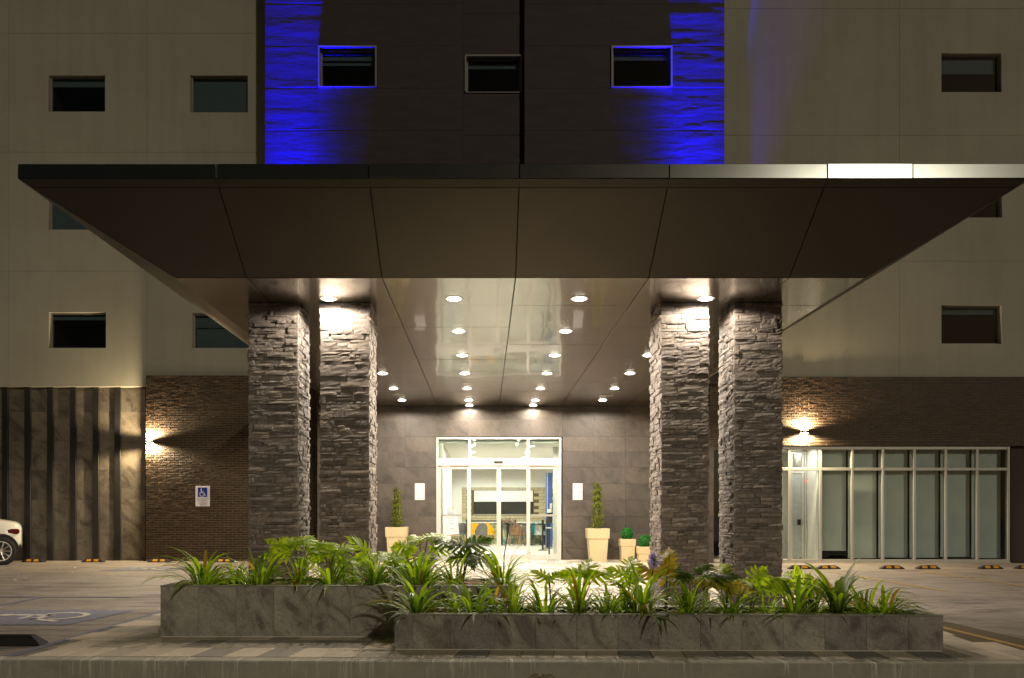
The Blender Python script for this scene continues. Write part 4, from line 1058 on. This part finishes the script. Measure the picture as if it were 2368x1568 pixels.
# ------------------------------------------------------------------ wheel stops
def wheel_stop(px, D, wd, label, refl=True, ht=.075):
    x = PX(px, D); t = thing('wheel_stop', (x, D, 0), label, 'wheel stop', 'black rubber wheel stops')
    pr = lambda s_, z: [( -s_, z), (s_, z)]
    h = wd / 2; m = MB(); c = .05
    b = [(-h, -.075, 0), (h, -.075, 0), (h, .075, 0), (-h, .075, 0)]; tp = [(-h + .10, -.035, ht), (h - .10, -.035, ht), (h - .10, .035, ht), (-h + .10, .035, ht)]
    mid = [(p[0] * .985, p[1] * .97, .015) for p in b]
    m.v = [(p[0] + x, p[1] + D, p[2]) for p in b + mid + tp]
    m.f = [(0, 3, 2, 1), (8, 9, 10, 11)] + [(k + 4 * r, (k + 1) % 4 + 4 * r, (k + 1) % 4 + 4 + 4 * r, k + 4 + 4 * r) for r in (0, 1) for k in range(4)]
    m.add('body', M['rubber'], t)
    if refl:
        for s_ in (-1, 1):
            q = MB(); z0, z1 = .018, ht - .006; y0, y1 = -.0735, -.038
            f_ = lambda z: -.0728 + (z - .015) / (ht - .015) * .0378 - .003
            x_a, x_b = s_ * .035, s_ * .135
            q.quad((x + x_a, D + f_(z0), z0), (x + x_b * 1.12, D + f_(z0), z0), (x + x_b, D + f_(z1), z1), (x + x_a * .9, D + f_(z1), z1)); q.add('reflector', M['yellow_reflector'], t)
for px, lab in ((78, 'wheel stop beside the white car, before the finned wall'), (216, 'wheel stop in front of the right half of the finned wall'), (369, 'wheel stop at the left end of the brick wall'), (520, 'wheel stop before the brick wall, half hidden by the planter')):
    wheel_stop(px, 20.5, .54, lab)
for px, lab in ((1849, 'wheel stop in front of the lit vestibule, beside the column'), (1915, 'wheel stop in front of the first blinded pane, behind leaves'), (2062, 'wheel stop in front of the shopfront, third from the columns'), (2145, 'wheel stop in front of the shopfront, fourth from the columns'), (2290, 'wheel stop in front of the last shopfront pane'), (2374, 'wheel stop by the dark pier, cut by the picture edge')):
    wheel_stop(px, 17.85, .48, lab)
wheel_stop(-20, 7.36, .92, 'plain black wheel stop near the kerb beside the blue line', False, .085)

# ------------------------------------------------------------------ planters
def planter(x0, x1, y0, dp, zt, tw_, label, yaw, first_w=None):
    t = thing('planter', (x0, y0, 0), label, 'planter', 'slate tiled raised planters')
    def P(m, name, mt, kind=None):
        o = m.add(name, mt, None); o.parent = t; WL[o.name] = WL[t.name]
        if kind: o['kind'] = kind
        return o
    t.rotation_euler = (0, 0, yaw); L = x1 - x0; wt = .11
    us = [0] + ([first_w] if first_w else []); 
    while us[-1] + tw_ < L - .08: us.append(us[-1] + tw_)
    us.append(L)
    for a, b in zip(us, us[1:]):
        P(MB().cbox(a + .0008, b - .0008, random.uniform(0, .0012), .02, .012, zt - .013, .0012), 'tile', M['slate_planter'])
        P(MB().cbox(a + .0008, b - .0008, dp - .02, dp, .012, zt - .013, .0012), 'tile', M['slate_planter'])
    for k in range(3):
        a, b = .021 + (dp - .042) * k / 3, .021 + (dp - .042) * (k + 1) / 3
        P(MB().cbox(0, .02, a, b, .012, zt - .013, .0012), 'tile', M['slate_planter']); P(MB().cbox(L - .02, L, a, b, .012, zt - .013, .0012), 'tile', M['slate_planter'])
    P(MB().box(.004, L - .004, .004, dp - .004, -.004, .0115), 'grout', M['line_white'])
    m = MB().cbox(-.002, L + .002, -.002, wt, zt - .0125, zt, .003).cbox(-.002, L + .002, dp - wt, dp + .002, zt - .0125, zt, .003).cbox(-.002, wt, wt + .001, dp - wt - .001, zt - .0125, zt, .003).cbox(L - wt, L + .002, wt + .001, dp - wt - .001, zt - .0125, zt, .003)
    P(m, 'coping', M['slate_cap'])
    m = MB().box(.021, L - .021, .021, wt - .001, 0, zt - .013).box(.021, L - .021, dp - wt + .001, dp - .021, 0, zt - .013).box(.021, wt - .001, wt, dp - wt, 0, zt - .013).box(L - wt + .001, L - .021, wt, dp - wt, 0, zt - .013)
    P(m, 'inner_wall', M['backing'])
    nx, ny = int(L / .035), int(dp / .035); m = MB(); W2 = ny + 1
    X, Yg = np.meshgrid(np.linspace(wt * .9, L - wt * .9, nx + 1), np.linspace(wt * .9, dp - wt * .9, ny + 1), indexing='ij')
    Zg = zt - .075 + .05 * fbm(X * 3, Yg * 3, int(L * 10), 3) + .03 * vnoise(X * 22, Yg * 22, 5)
    m.v = [tuple(p) for p in np.stack([X, Yg, Zg], -1).reshape(-1, 3)]; m.f = [(i * W2 + j, (i + 1) * W2 + j, (i + 1) * W2 + j + 1, i * W2 + j + 1) for i in range(nx) for j in range(ny)]
    P(m, 'soil', M['soil'], 'stuff')
    for yy in (dp * .38, dp * .66):
        pts = [(wt + .05 + (L - .3) * k / 40, yy + .025 * math.sin(k * 1.1 + yy * 9), zt - .035 + .012 * math.sin(k * 1.7)) for k in range(41)]
        P(MB().tube(pts, .008, 5), 'drip_hose', M['hose'])
    return t
XB0, XB1, YB, ZB = PX(368, 7.74), PX(1198, 7.74), 7.74, .478
pb = planter(XB0, XB1, YB + .03, 1.02, ZB, .3495, 'slate tiled rear planter, at left and taller', R(-.5))
XA0, XA1, YA, ZA = PX(911, 7.0), PX(2187, 6.9), 7.03, .302
pa = planter(XA0, XA1, YA, .72, ZA, .3405, 'slate tiled front planter, longer and lower, nearest the kerb', R(-1.2), .155)
def back_pt(px, v):   # v: 0 front .. 1 back inside soil
    D = YB + .03 + .13 + v * .76; return (PX(px, D), D, ZB - .045)
def front_pt(px, v):
    D = YA + .17 + v * .44; x = PX(px, D); D -= .021 * (x - XA0); return (PX(px, D), D, ZA - .045)

# ------------------------------------------------------------------ plants
def strap_mesh(a0, bend, wd, seg=6, twist=0):
    m = MB(); x = z = 0; ds = 1 / seg; rows_ = []
    for k in range(seg + 1):
        s_ = k / seg; a = a0 + bend * s_ ** 1.6
        w_ = wd * (.55 + .75 * s_ if s_ < .45 else (.89 - .89 * ((s_ - .45) / .55) ** 2.0)); w_ = max(w_, .0015)
        tw_ = twist * s_; c, s2 = math.cos(tw_), math.sin(tw_)
        nx, nz = -math.cos(a), math.sin(a)
        dip = w_ * .28
        rows_.append([(x + nx * s2 * w_ * t_ + (nx * dip if t_ == 0 else 0) * -1, w_ * t_ * c, z + nz * s2 * w_ * t_ - (nz * dip if t_ == 0 else 0)) for t_ in (-1, 0, 1)])
        x += math.sin(a) * ds; z += math.cos(a) * ds
    for k, r_ in enumerate(rows_):
        m.v += r_
        if k: i = 3 * k; m.f += [(i - 3, i - 2, i + 1, i), (i - 2, i - 1, i + 2, i + 1)]
    return m
ST = []
for k in range(22):
    a0 = R([8, 18, 28, 38, 48, 58, 70][k % 7] + random.uniform(-3, 3)); bd = R(random.choice((40, 65, 85, 105, 125, 150))); bd = min(bd, R(138) - a0)
    ST.append((a0, strap_mesh(a0, bd, random.uniform(.027, .040), 7, random.uniform(-.6, .6))))
STM = {}
for nm in ('agap', 'agap_dry'): STM[nm] = [q.mesh('leaf', M[nm], smooth=True) for _, q in ST]
def agap(p, h, n, label, spread=.06, upright=False, thick=1.0):
    t = thing('strap_leaf_plant', p, label, 'plant', 'strap leaved plants in the planters'); c = h * 1.48
    for k in range(int(n * 1.6)):
        i = random.randrange(len(ST))
        if upright:
            while ST[i][0] > R(26): i = random.randrange(len(ST))
        a = random.random() * 6.283; r_ = spread * math.sqrt(random.random()); L = c * random.uniform(.62, 1.12)
        mt = 'agap_dry' if random.random() < .06 else 'agap'
        inst('leaf', STM[mt][i], t, (p[0] + r_ * math.cos(a), p[1] + r_ * math.sin(a), p[2] - .01), (0, random.uniform(-.12, .12), a + random.uniform(-.5, .5)), (L, L * thick, L))
    return t
def lobed_mesh(seed):
    rr = random.Random(seed); m = MB(); n = 8
    bend = lambda u, v: (u, v, -.30 * u * u - .55 * v * v + .04 * math.sin(9 * v + 5 * u + seed))
    # midrib blade
    L = [(k / n, .085 * (1 - .75 * k / n) + .02) for k in range(n + 1)]
    for k in range(n):
        a, b = L[k], L[k + 1]; m.quad(bend(a[0], -a[1]), bend(b[0], -b[1]), bend(b[0], 0), bend(a[0], 0)); m.quad(bend(a[0], 0), bend(b[0], 0), bend(b[0], b[1]), bend(a[0], a[1]))
    for k in range(6):
        u0 = -.02 + k * .155; ln = (.36, .46, .48, .42, .33, .22)[k] * rr.uniform(.88, 1.1); ang = R((118, 88, 70, 58, 46, 34)[k] + rr.uniform(-7, 7))
        for sg in (-1, 1):
            w_ = .060 * (1.15 - .08 * k); pr = None
            for j in range(5):
                s_ = j / 4; a = ang - .35 * s_; px = u0 + math.cos(a) * ln * s_; py = .03 + math.sin(a) * ln * s_
                ww = w_ * (1.0, 1.15, 1.05, .7, .06)[j]; dx, dy = -math.sin(a) * ww, math.cos(a) * ww
                cur = [bend(px + dx, sg * (py + dy)), bend(px - dx, sg * (py - dy))]
                if pr: m.quad(pr[0], pr[1], cur[1], cur[0])
                pr = cur
    px = [bend(1.0, -.03), bend(1.0, .03), bend(1.16, .0)]; m.quad(*px)
    return m
LOB = [lobed_mesh(k) for k in range(7)]
LOBM = {nm: [q.mesh('leaf', M[nm]) for q in LOB] for nm in ('philo', 'philo_dark', 'philo_yellow')}
def philo(p, leaves, label, mat='philo', stem='stem'):
    """leaves: list of (dx, dy, height, size, azimuth deg, pitch deg[, mat])"""
    t = thing('lobed_leaf_plant', p, label, 'plant', 'split leaved plants in the planters')
    for k, lf in enumerate(leaves):
        dx, dy, h, s_, az, pt = lf[:6]; mt = lf[6] if len(lf) > 6 else mat
        q = Vector((p[0] + dx, p[1] + dy, p[2] + h))
        b = Vector((p[0] + dx * .1, p[1] + dy * .1, p[2])); c = Vector((p[0] + dx * .35, p[1] + dy * .35, p[2] + h * .62))
        pts = [b.lerp(c, u).lerp(c.lerp(q, u), u) for u in (0, .25, .5, .75, 1)]
        MB().tube(pts, [.007, .006, .0055, .005, .004], 5).add('stem', M[stem], t)
        mv = Vector((math.cos(R(az)) * math.cos(R(pt)), math.sin(R(az)) * math.cos(R(pt)), math.sin(R(pt))))
        nv = Vector((random.uniform(-.3, .3), random.uniform(-1.0, -.45), random.uniform(.35, .8))); nv = (nv - mv * nv.dot(mv)).normalized(); yv_ = nv.cross(mv)
        s_ *= 1.22; inst('leaf', LOBM[mt][(k * 3 + int(abs(dx) * 50)) % 7], t, q, Matrix((mv, yv_, nv)).transposed().to_euler(), (s_, s_, s_))
    return t
def rosette(n, h, s_, spread=.16, mat=None, pitch=(-5, 50)):
    out = []
    for k in range(n):
        a = 360 * k / n + random.uniform(-25, 25); hh = h * random.uniform(.65, 1.08); rr = spread * random.uniform(.5, 1.1)
        it = (rr * math.cos(R(a)), rr * math.sin(R(a)) * .7, hh, s_ * random.uniform(.75, 1.15), a, random.uniform(*pitch))
        out.append(it + ((mat,) if mat else ()))
    return out
def umbel(p, h, lean, label, mat, r_=.055, n=44):
    t = thing('flower_stalk', p, label, 'flower')
    tip = Vector((p[0] + lean, p[1], p[2] + h)); MB().tube([Vector(p), Vector((p[0] + lean * .2, p[1], p[2] + h * .5)), tip], [.007, .006, .005], 6).add('stem', M['dark_stem'], t)
    m = MB(); ms = MB()
    for k in range(n):
        dv = Vector((random.gauss(0, 1), random.gauss(0, 1), random.gauss(.35, .9))).normalized(); q = tip + dv * r_ * random.uniform(.65, 1.05)
        ms.tube([tip, q], .0014, 3, False)
        u = dv.orthogonal().normalized(); w_ = dv.cross(u)
        for j in range(4):
            a = j * math.pi / 2 + k; e1 = u * math.cos(a) + w_ * math.sin(a); e2 = u * math.cos(a + 1) + w_ * math.sin(a + 1)
            m.quad(q, q + (e1 * .6 + dv) * .013, q + (e1 + e2) * .012 + dv * .017, q + (e2 * .6 + dv) * .013)
    m.add('petals', M[mat], t); ms.add('pedicels', M['stem'], t); return t

# rear planter, left to right
agap(back_pt(470, .20), .36, 42, 'strap leaved clump at the left end of the rear planter', .07)
agap(back_pt(600, .18), .33, 44, 'bushy strap leaved clump, second from the left end of the rear planter', .09)
agap(back_pt(545, .75), .24, 24, 'small yellowish strap leaved tuft behind the two leftmost clumps', .08)
agap(back_pt(688, .22), .26, 26, 'low strap leaved clump below the tall pale split leaves', .05)
agap(back_pt(766, .15), .34, 24, 'thin upright strap leaved clump left of the violet flower', .04)
agap(back_pt(800, .70), .32, 26, 'strap leaved clump at the back beneath the violet flower', .06)
agap(back_pt(868, .15), .31, 40, 'strap leaved clump left of the cream pot with the left spiral', .07)
agap(back_pt(965, .20), .37, 52, 'tallest dense strap leaved clump in the rear planter', .09)
agap(back_pt(925, .6), .33, 26, 'strap leaved clump in front of the left cream pot', .06)
agap(back_pt(1050, .25), .27, 26, 'strap leaved clump at the foot of the dark umbrella-like leaves', .06)
agap(back_pt(1160, .22), .33, 48, 'strap leaved clump at the right end of the rear planter below the dry flower', .07)
agap(back_pt(985, .7), .25, 22, 'loose strap leaved tuft left of the doorway', .06)
philo(back_pt(688, .45), [(-.06, -.05, .36, .24, 165, 28), (-.03, .0, .42, .25, 135, 20), (.0, -.05, .40, .22, 60, 35), (.10, -.04, .41, .21, 95, 30), (.13, -.05, .35, .22, 20, 25), (.16, .02, .33, .19, -20, 5), (-.12, .0, .30, .19, 190, 5), (.06, -.08, .28, .17, -70, -10)], 'tall pale green split leaved plant in front of the outer left column')
philo(back_pt(762, .5), [(-.04, -.06, .33, .22, 150, 30), (.06, -.06, .31, .22, 40, 30), (.0, .0, .36, .21, 95, 30), (.12, -.04, .25, .18, 0, 5), (-.12, 0, .25, .18, 190, 0)], 'pale split leaved plant right of the outer left column')
philo(back_pt(868, .5), rosette(8, .33, .22, .15), 'yellow green split leaved plant before the inner left column')
philo(back_pt(975, .55), [(-.12, -.04, .38, .22, 150, 10), (-.02, 0, .44, .22, 120, 25), (.06, 0, .47, .24, 60, 20), (.10, 0, .36, .20, 10, 5), (.0, -.08, .30, .2, -80, -5)], 'split leaved plant right of the left cream pot')
philo(back_pt(1068, .45), [(-.10, -.02, .40, .20, 150, 22), (-.10, -.02, .40, .19, 60, 12), (.06, -.02, .385, .23, 20, 25), (.06, .0, .385, .21, 165, 18), (.09, -.04, .31, .22, 5, -12), (.07, -.04, .31, .20, 170, -8), (.07, -.04, .31, .19, -80, -15)], 'dark split leaved plant on bare stems before the left door', 'philo_dark', 'dark_stem')
umbel(back_pt(818, .65), .335, -.05, 'violet globe flower in front of the inner left column', 'petal', .042)
umbel(back_pt(1163, .35), .60, .06, 'dry brown flower head on a tall stalk before the doors', 'dry_petal', .075, 60)
# front planter, left to right
agap(front_pt(965, .12), .36, 34, 'tall strap leaved clump at the left end of the front planter', .04, thick=1.1)
agap(front_pt(1052, .35), .24, 24, 'low strap leaved clump, second from left in the front planter', .05)
agap(front_pt(1095, .12), .31, 26, 'wide arching strap leaved clump, third from left in the front planter', .04)
agap(front_pt(1143, .45), .25, 20, 'small dark strap leaved clump between two arching ones, front planter', .04)
agap(front_pt(1186, .12), .30, 26, 'fan shaped strap leaved clump below the right end of the rear planter', .035)
agap(front_pt(1258, .5), .30, 36, 'dense strap leaved clump just right of the rear planter end', .07)
agap(front_pt(1335, .25), .34, 34, 'strap leaved clump with tall narrow blades below the doorway right jamb', .06)
agap(front_pt(1405, .3), .29, 34, 'strap leaved clump below the large right cream pot', .06)
agap(front_pt(1480, .15), .36, 40, 'tall dark strap leaved clump left of the violet flower on the right', .06)
agap(front_pt(1440, .7), .27, 28, 'strap leaved clump at the back beneath the small cream pots', .08)
agap(front_pt(1592, .15), .32, 36, 'bright strap leaved clump in front of the inner right column', .05)
agap(front_pt(1625, .75), .22, 26, 'low pale tuft at the back between the right columns', .08)
agap(front_pt(1692, .12), .27, 36, 'wide strap leaved clump in front of the outer right column', .05)
agap(front_pt(1775, .6), .20, 24, 'small strap leaved tuft at the foot of the outer right column', .06)
agap(front_pt(1838, .12), .33, 34, 'strap leaved clump right of the outer right column, two stems', .06)
agap(front_pt(1880, .6), .29, 26, 'leafy strap clump behind the broad bladed plant', .07)
agap(front_pt(1935, .10), .37, 15, 'upright broad bladed strap plant with clipped tips', .035, True, 1.7)
agap(front_pt(2005, .5), .30, 28, 'feathery strap leaved clump right of the broad bladed plant', .08)
agap(front_pt(2045, .15), .27, 26, 'strap leaved clump at the right end of the front planter', .06, thick=1.2)
philo(front_pt(1275, .75), [(-.03, -.05, .30, .17, 150, 35), (-.02, -.05, .30, .17, 30, 35)], 'two thin winged split leaves right of the dry flower')
philo(front_pt(1345, .6), [(.03, -.05, .36, .21, 70, 42), (.05, -.06, .33, .22, 10, 15), (.02, -.06, .34, .20, 170, 10), (-.08, -.02, .29, .17, 120, 20, 'philo')], 'yellow green split leaved plant left of the large right cream pot', 'philo')
philo(front_pt(1450, .65), [(.03, -.04, .38, .21, 75, 42), (.02, -.04, .33, .19, 160, 25), (-.10, -.04, .28, .20, 120, 20), (-.05, -.06, .25, .18, 30, 25), (.10, -.05, .29, .21, 80, 35)], 'split leaved plant before the small cream pots', 'philo')
philo(front_pt(1540, .55), [(.0, -.05, .38, .25, 95, 45, 'philo_yellow'), (-.03, -.05, .34, .23, 150, 20, 'philo_yellow'), (.0, -.04, .42, .20, 70, 55, 'philo_yellow'), (.03, -.06, .30, .19, 30, 20)], 'yellowing split leaved plant at the inner right column edge', 'philo_yellow')
philo(front_pt(1600, .75), rosette(11, .40, .20, .17, pitch=(-15, 35)), 'dark green split leaved plant before the inner right column', 'philo_dark')
philo(front_pt(1680, .5), [(-.08, -.05, .29, .21, 150, 10, 'philo_yellow'), (-.02, -.06, .27, .21, -10, -5, 'philo_yellow'), (.0, .0, .36, .16, 90, 40), (.0, -.06, .24, .19, 60, 15)], 'split leaved plant with a yellow leaf between the right columns')
philo(front_pt(1735, .5), [(.02, -.06, .29, .24, 40, 35), (.0, -.03, .26, .21, 120, 20), (.12, -.02, .27, .19, 20, 25), (.10, 0, .24, .18, -20, 5)], 'pale split leaved plant in front of the outer right column')
philo(front_pt(1850, .75), rosette(7, .31, .18, .14), 'split leaved plant behind the clump right of the columns')
umbel(front_pt(1500, .4), .47, .05, 'violet globe flower on a long stalk at the inner right column', 'petal', .055, 60)
# stray leaf hanging over the front planter rim
o = inst('fallen_leaf', STM['agap'][9], None, front_pt(1360, .02), (R(10), R(95), R(230)), (.30, .40, .30))
o.location.z = ZA + .02; tag(o, 'single strap leaf hanging over the front planter rim', 'leaf')

# ------------------------------------------------------------------ topiaries in cream pots
def pot(t, x, y, z, wtop, wbot, h, rim):
    MB().lathe([(wbot / 2 * 1.12, 0), (wbot / 2 * 1.12, .02), (wbot / 2, .021), (wtop / 2 * .88, h - rim), (wtop / 2 * .97, h - rim + .001), (wtop / 2, h - .005), (wtop / 2 - .006, h), (wtop / 2 - .03, h), (wtop / 2 - .04, h - .05)], (x, y, z), sq=True).add('pot', M['cream'], t)
    s_ = wtop / 2 - .042; MB().box(x - s_, x + s_, y - s_, y + s_, z + h - .06, z + h - .045).add('soil', M['soil'], t)
def leafcloud(pts, nrm, size, rr):
    m = MB()
    for p, n in zip(pts, nrm):
        n = (Vector(n) + Vector((rr.gauss(0, .5), rr.gauss(0, .5), rr.gauss(0, .5)))).normalized(); u = n.orthogonal().normalized(); u = Matrix.Rotation(rr.random() * 6.28, 3, n) @ u; w_ = n.cross(u)
        s_ = size * rr.uniform(.6, 1.3); p = Vector(p); m.quad(p - u * s_, p - w_ * s_ * .5 + n * s_ * .2, p + u * s_, p + w_ * s_ * .5 + n * s_ * .2)
    return m
def spiral_tree(px, D, zrim, ztop, wpot, wbot, rim, label, rb):
    x = PX(px, D); z0 = ramp_z(D) ; t = thing('topiary', (x, D, z0), label, 'potted plant', 'potted topiaries by the doorway')
    h = zrim - z0; pot(t, x, D, z0, wpot, wbot, h, rim); rr = random.Random(int(px)); H = ztop - zrim; pts = []; nr = []; turns = 6.5
    core = MB(); 
    core.lathe([(rb * .55, 0), (rb * .3, H * .98)], (x, D, zrim - .02), 14).add('trunk', M['core'], t)
    n = 3600
    for k in range(n):
        s_ = (k + rr.random()) / n; s_ = s_ ** .9; zz = H * s_; R0 = rb * 1.16 * (1 - .45 * s_); th = turns * 2 * math.pi * s_ + 1.0; ph = rr.random() * 6.283
        tr = H / turns * .44; cr = R0 * .60
        c = Vector((math.cos(th), math.sin(th), 0)); pp = c * (R0 - cr + cr * math.cos(ph) * .95) + Vector((0, 0, zz + tr * 1.0 * math.sin(ph) * (1 - .3 * s_)))
        pts.append((x + pp.x, D + pp.y, zrim + pp.z)); nr.append((c.x * math.cos(ph), c.y * math.cos(ph), math.sin(ph) * 1.0))
    leafcloud(pts, nr, .020, rr).add('foliage', M['topiary'], t)
DP = 19.45
spiral_tree(918, DP, PZ(1219, DP), PZ(1131, DP), .49, .37, .22, 'spiral topiary in a cream pot left of the doorway', .125)
spiral_tree(1381.5, DP, PZ(1222, DP), PZ(1121, DP), .50, .37, .23, 'spiral topiary in the tall cream pot right of the doorway', .150)
def ball(px, D, zrim, wpot, h_rim, rad, label):
    x = PX(px, D); z0 = ramp_z(D); t = thing('topiary', (x, D, z0), label, 'potted plant', 'potted topiaries by the doorway')
    pot(t, x, D, z0, wpot, wpot * .80, zrim - z0, h_rim); rr = random.Random(int(px)); pts = []; nr = []
    for k in range(1500):
        v = Vector((rr.gauss(0, 1), rr.gauss(0, 1), rr.gauss(0, 1))).normalized(); q = v * rad * rr.uniform(.86, 1.02); pts.append((x + q.x, D + q.y, zrim + rad * .75 + q.z)); nr.append(v)
    leafcloud(pts, nr, .017, rr).add('foliage', M['ball'], t)
    mb = MB(); mb.lathe([(rad * math.sin(a) * .85 + .001, -rad * math.cos(a) * .85) for a in [math.pi * k / 10 for k in range(11)]], (x, D, zrim + rad * .75), 16); mb.add('core', M['core'], t)
ball(1450, DP - .1, PZ(1246, DP), .35, .16, .145, 'ball topiary in a cream pot, left one of the two balls')
ball(1492, DP - .35, PZ(1263.5, DP - .3), .37, .16, .15, 'ball topiary in the lowest cream pot, half behind the column')

# ------------------------------------------------------------------ parked car, rear end in view
XC = PX(49, 19.45); YC0 = 19.45
car = thing('parked_car', (XC, YC0, 0), 'white saloon car parked before the finned wall, only its tail in view', 'car')
def sect(u):
    """u metres from the tail -> (z bottom, z belt, z top, half width belt, half width top)"""
    k = [(0, .42, .78, .86, .60, .55), (.06, .33, .86, .98, .74, .66), (.30, .27, .90, 1.02, .82, .70), (.75, .25, .92, 1.10, .85, .66), (1.15, .25, .92, 1.30, .86, .62), (1.7, .25, .91, 1.43, .87, .60), (2.4, .25, .90, 1.45, .87, .60), (3.0, .25, .88, 1.30, .87, .62), (3.5, .25, .86, .98, .86, .68), (4.2, .26, .76, .86, .82, .66), (4.5, .36, .62, .70, .66, .55)]
    return k
m = MB(); S_ = sect(0); n = 12; yc = YC0 + .87
for (u, zb_, zbelt, zt_, wb, wt_) in S_:
    x = XC - u
    prof = [(-wb * .94, zb_), (-wb, zb_ + (zbelt - zb_) * .4), (-wb * .985, zb_ + (zbelt - zb_) * .8), (-wb * .95, zbelt), (-wt_ - .02, zbelt + (zt_ - zbelt) * .85), (-wt_ * .7, zt_), (wt_ * .7, zt_), (wt_ + .02, zbelt + (zt_ - zbelt) * .85), (wb * .95, zbelt), (wb * .985, zb_ + (zbelt - zb_) * .8), (wb, zb_ + (zbelt - zb_) * .4), (wb * .94, zb_)]
    m.v += [(x, yc + a, b) for a, b in prof]
for r_ in range(len(S_) - 1):
    for j in range(n): a = r_ * n + j; b = r_ * n + (j + 1) % n; m.f.append((a, b, b + n, a + n))
m.f.append(tuple(range(n))); m.f.append(tuple((len(S_) - 1) * n + j for j in range(n))[::-1])
o = m.add('body', M['car_paint'], car, True); sb = o.modifiers.new('smooth', 'SUBSURF'); sb.levels = sb.render_levels = 2
WXR = XC - .41; car.rotation_euler = (0, 0, R(28))
for wx in (WXR, WXR - 2.65):
    yw = YC0 - .01; zc4 = .315
    MB().tube([(wx, yw - .004, zc4 + .03), (wx, yw + .25, zc4 + .03)], .365, 28).add('wheel_arch', M['tyre'], car)
    wl = MB(); wl.tube([(wx, yw - .03, zc4), (wx, yw - .01, zc4), (wx, yw + .19, zc4)], [.285, .312, .312], 28); o = wl.add('wheel', M['tyre'], car)
    rm = MB(); rm.tube([(wx, yw - .030, zc4), (wx, yw - .036, zc4)], [.05, .045], 14)
    for k in range(10):
        a = k * math.pi / 5; c, s_ = math.cos(a), math.sin(a); rm.tube([(wx + .03 * c, yw - .036, zc4 + .03 * s_), (wx + .215 * c, yw - .034, zc4 + .215 * s_)], [.014, .018], 5)
    for k in range(28):
        a0, a1 = k * math.pi / 14, (k + 1) * math.pi / 14; rm.quad(*[(wx + r_ * math.cos(a), yw - .033, zc4 + r_ * math.sin(a)) for r_, a in ((.205, a0), (.228, a0), (.228, a1), (.205, a1))])
    rm.add('rim', M['rim'], o)
m = MB(); yy = YC0 + .02
m.v = [(XC - .95, yy + .045, .945), (XC - 2.2, yy + .03, .945), (XC - 2.0, yy + .20, 1.34), (XC - 1.45, yy + .20, 1.30)]; m.f = [(0, 1, 2, 3)]
m.v += [(a, b + .01, c) for a, b, c in m.v]; m.f += [(4, 5, 6, 7)]; m.add('side_window', M['night'], car)
MB().cbox(XC - .30, XC - .035, YC0 + .085, YC0 + .40, .70, .82, .03).add('tail_lamp', M['tail'], car)
MB().box(XC - .55, XC + .01, YC0 + .03, YC0 + 1.6, .36, .40).add('bumper_strip', M['tyre'], car)
MB().cbox(XC - 4.4, XC - .1, YC0 + .15, YC0 + 1.5, .17, .34, .02).add('underbody', M['tyre'], car)
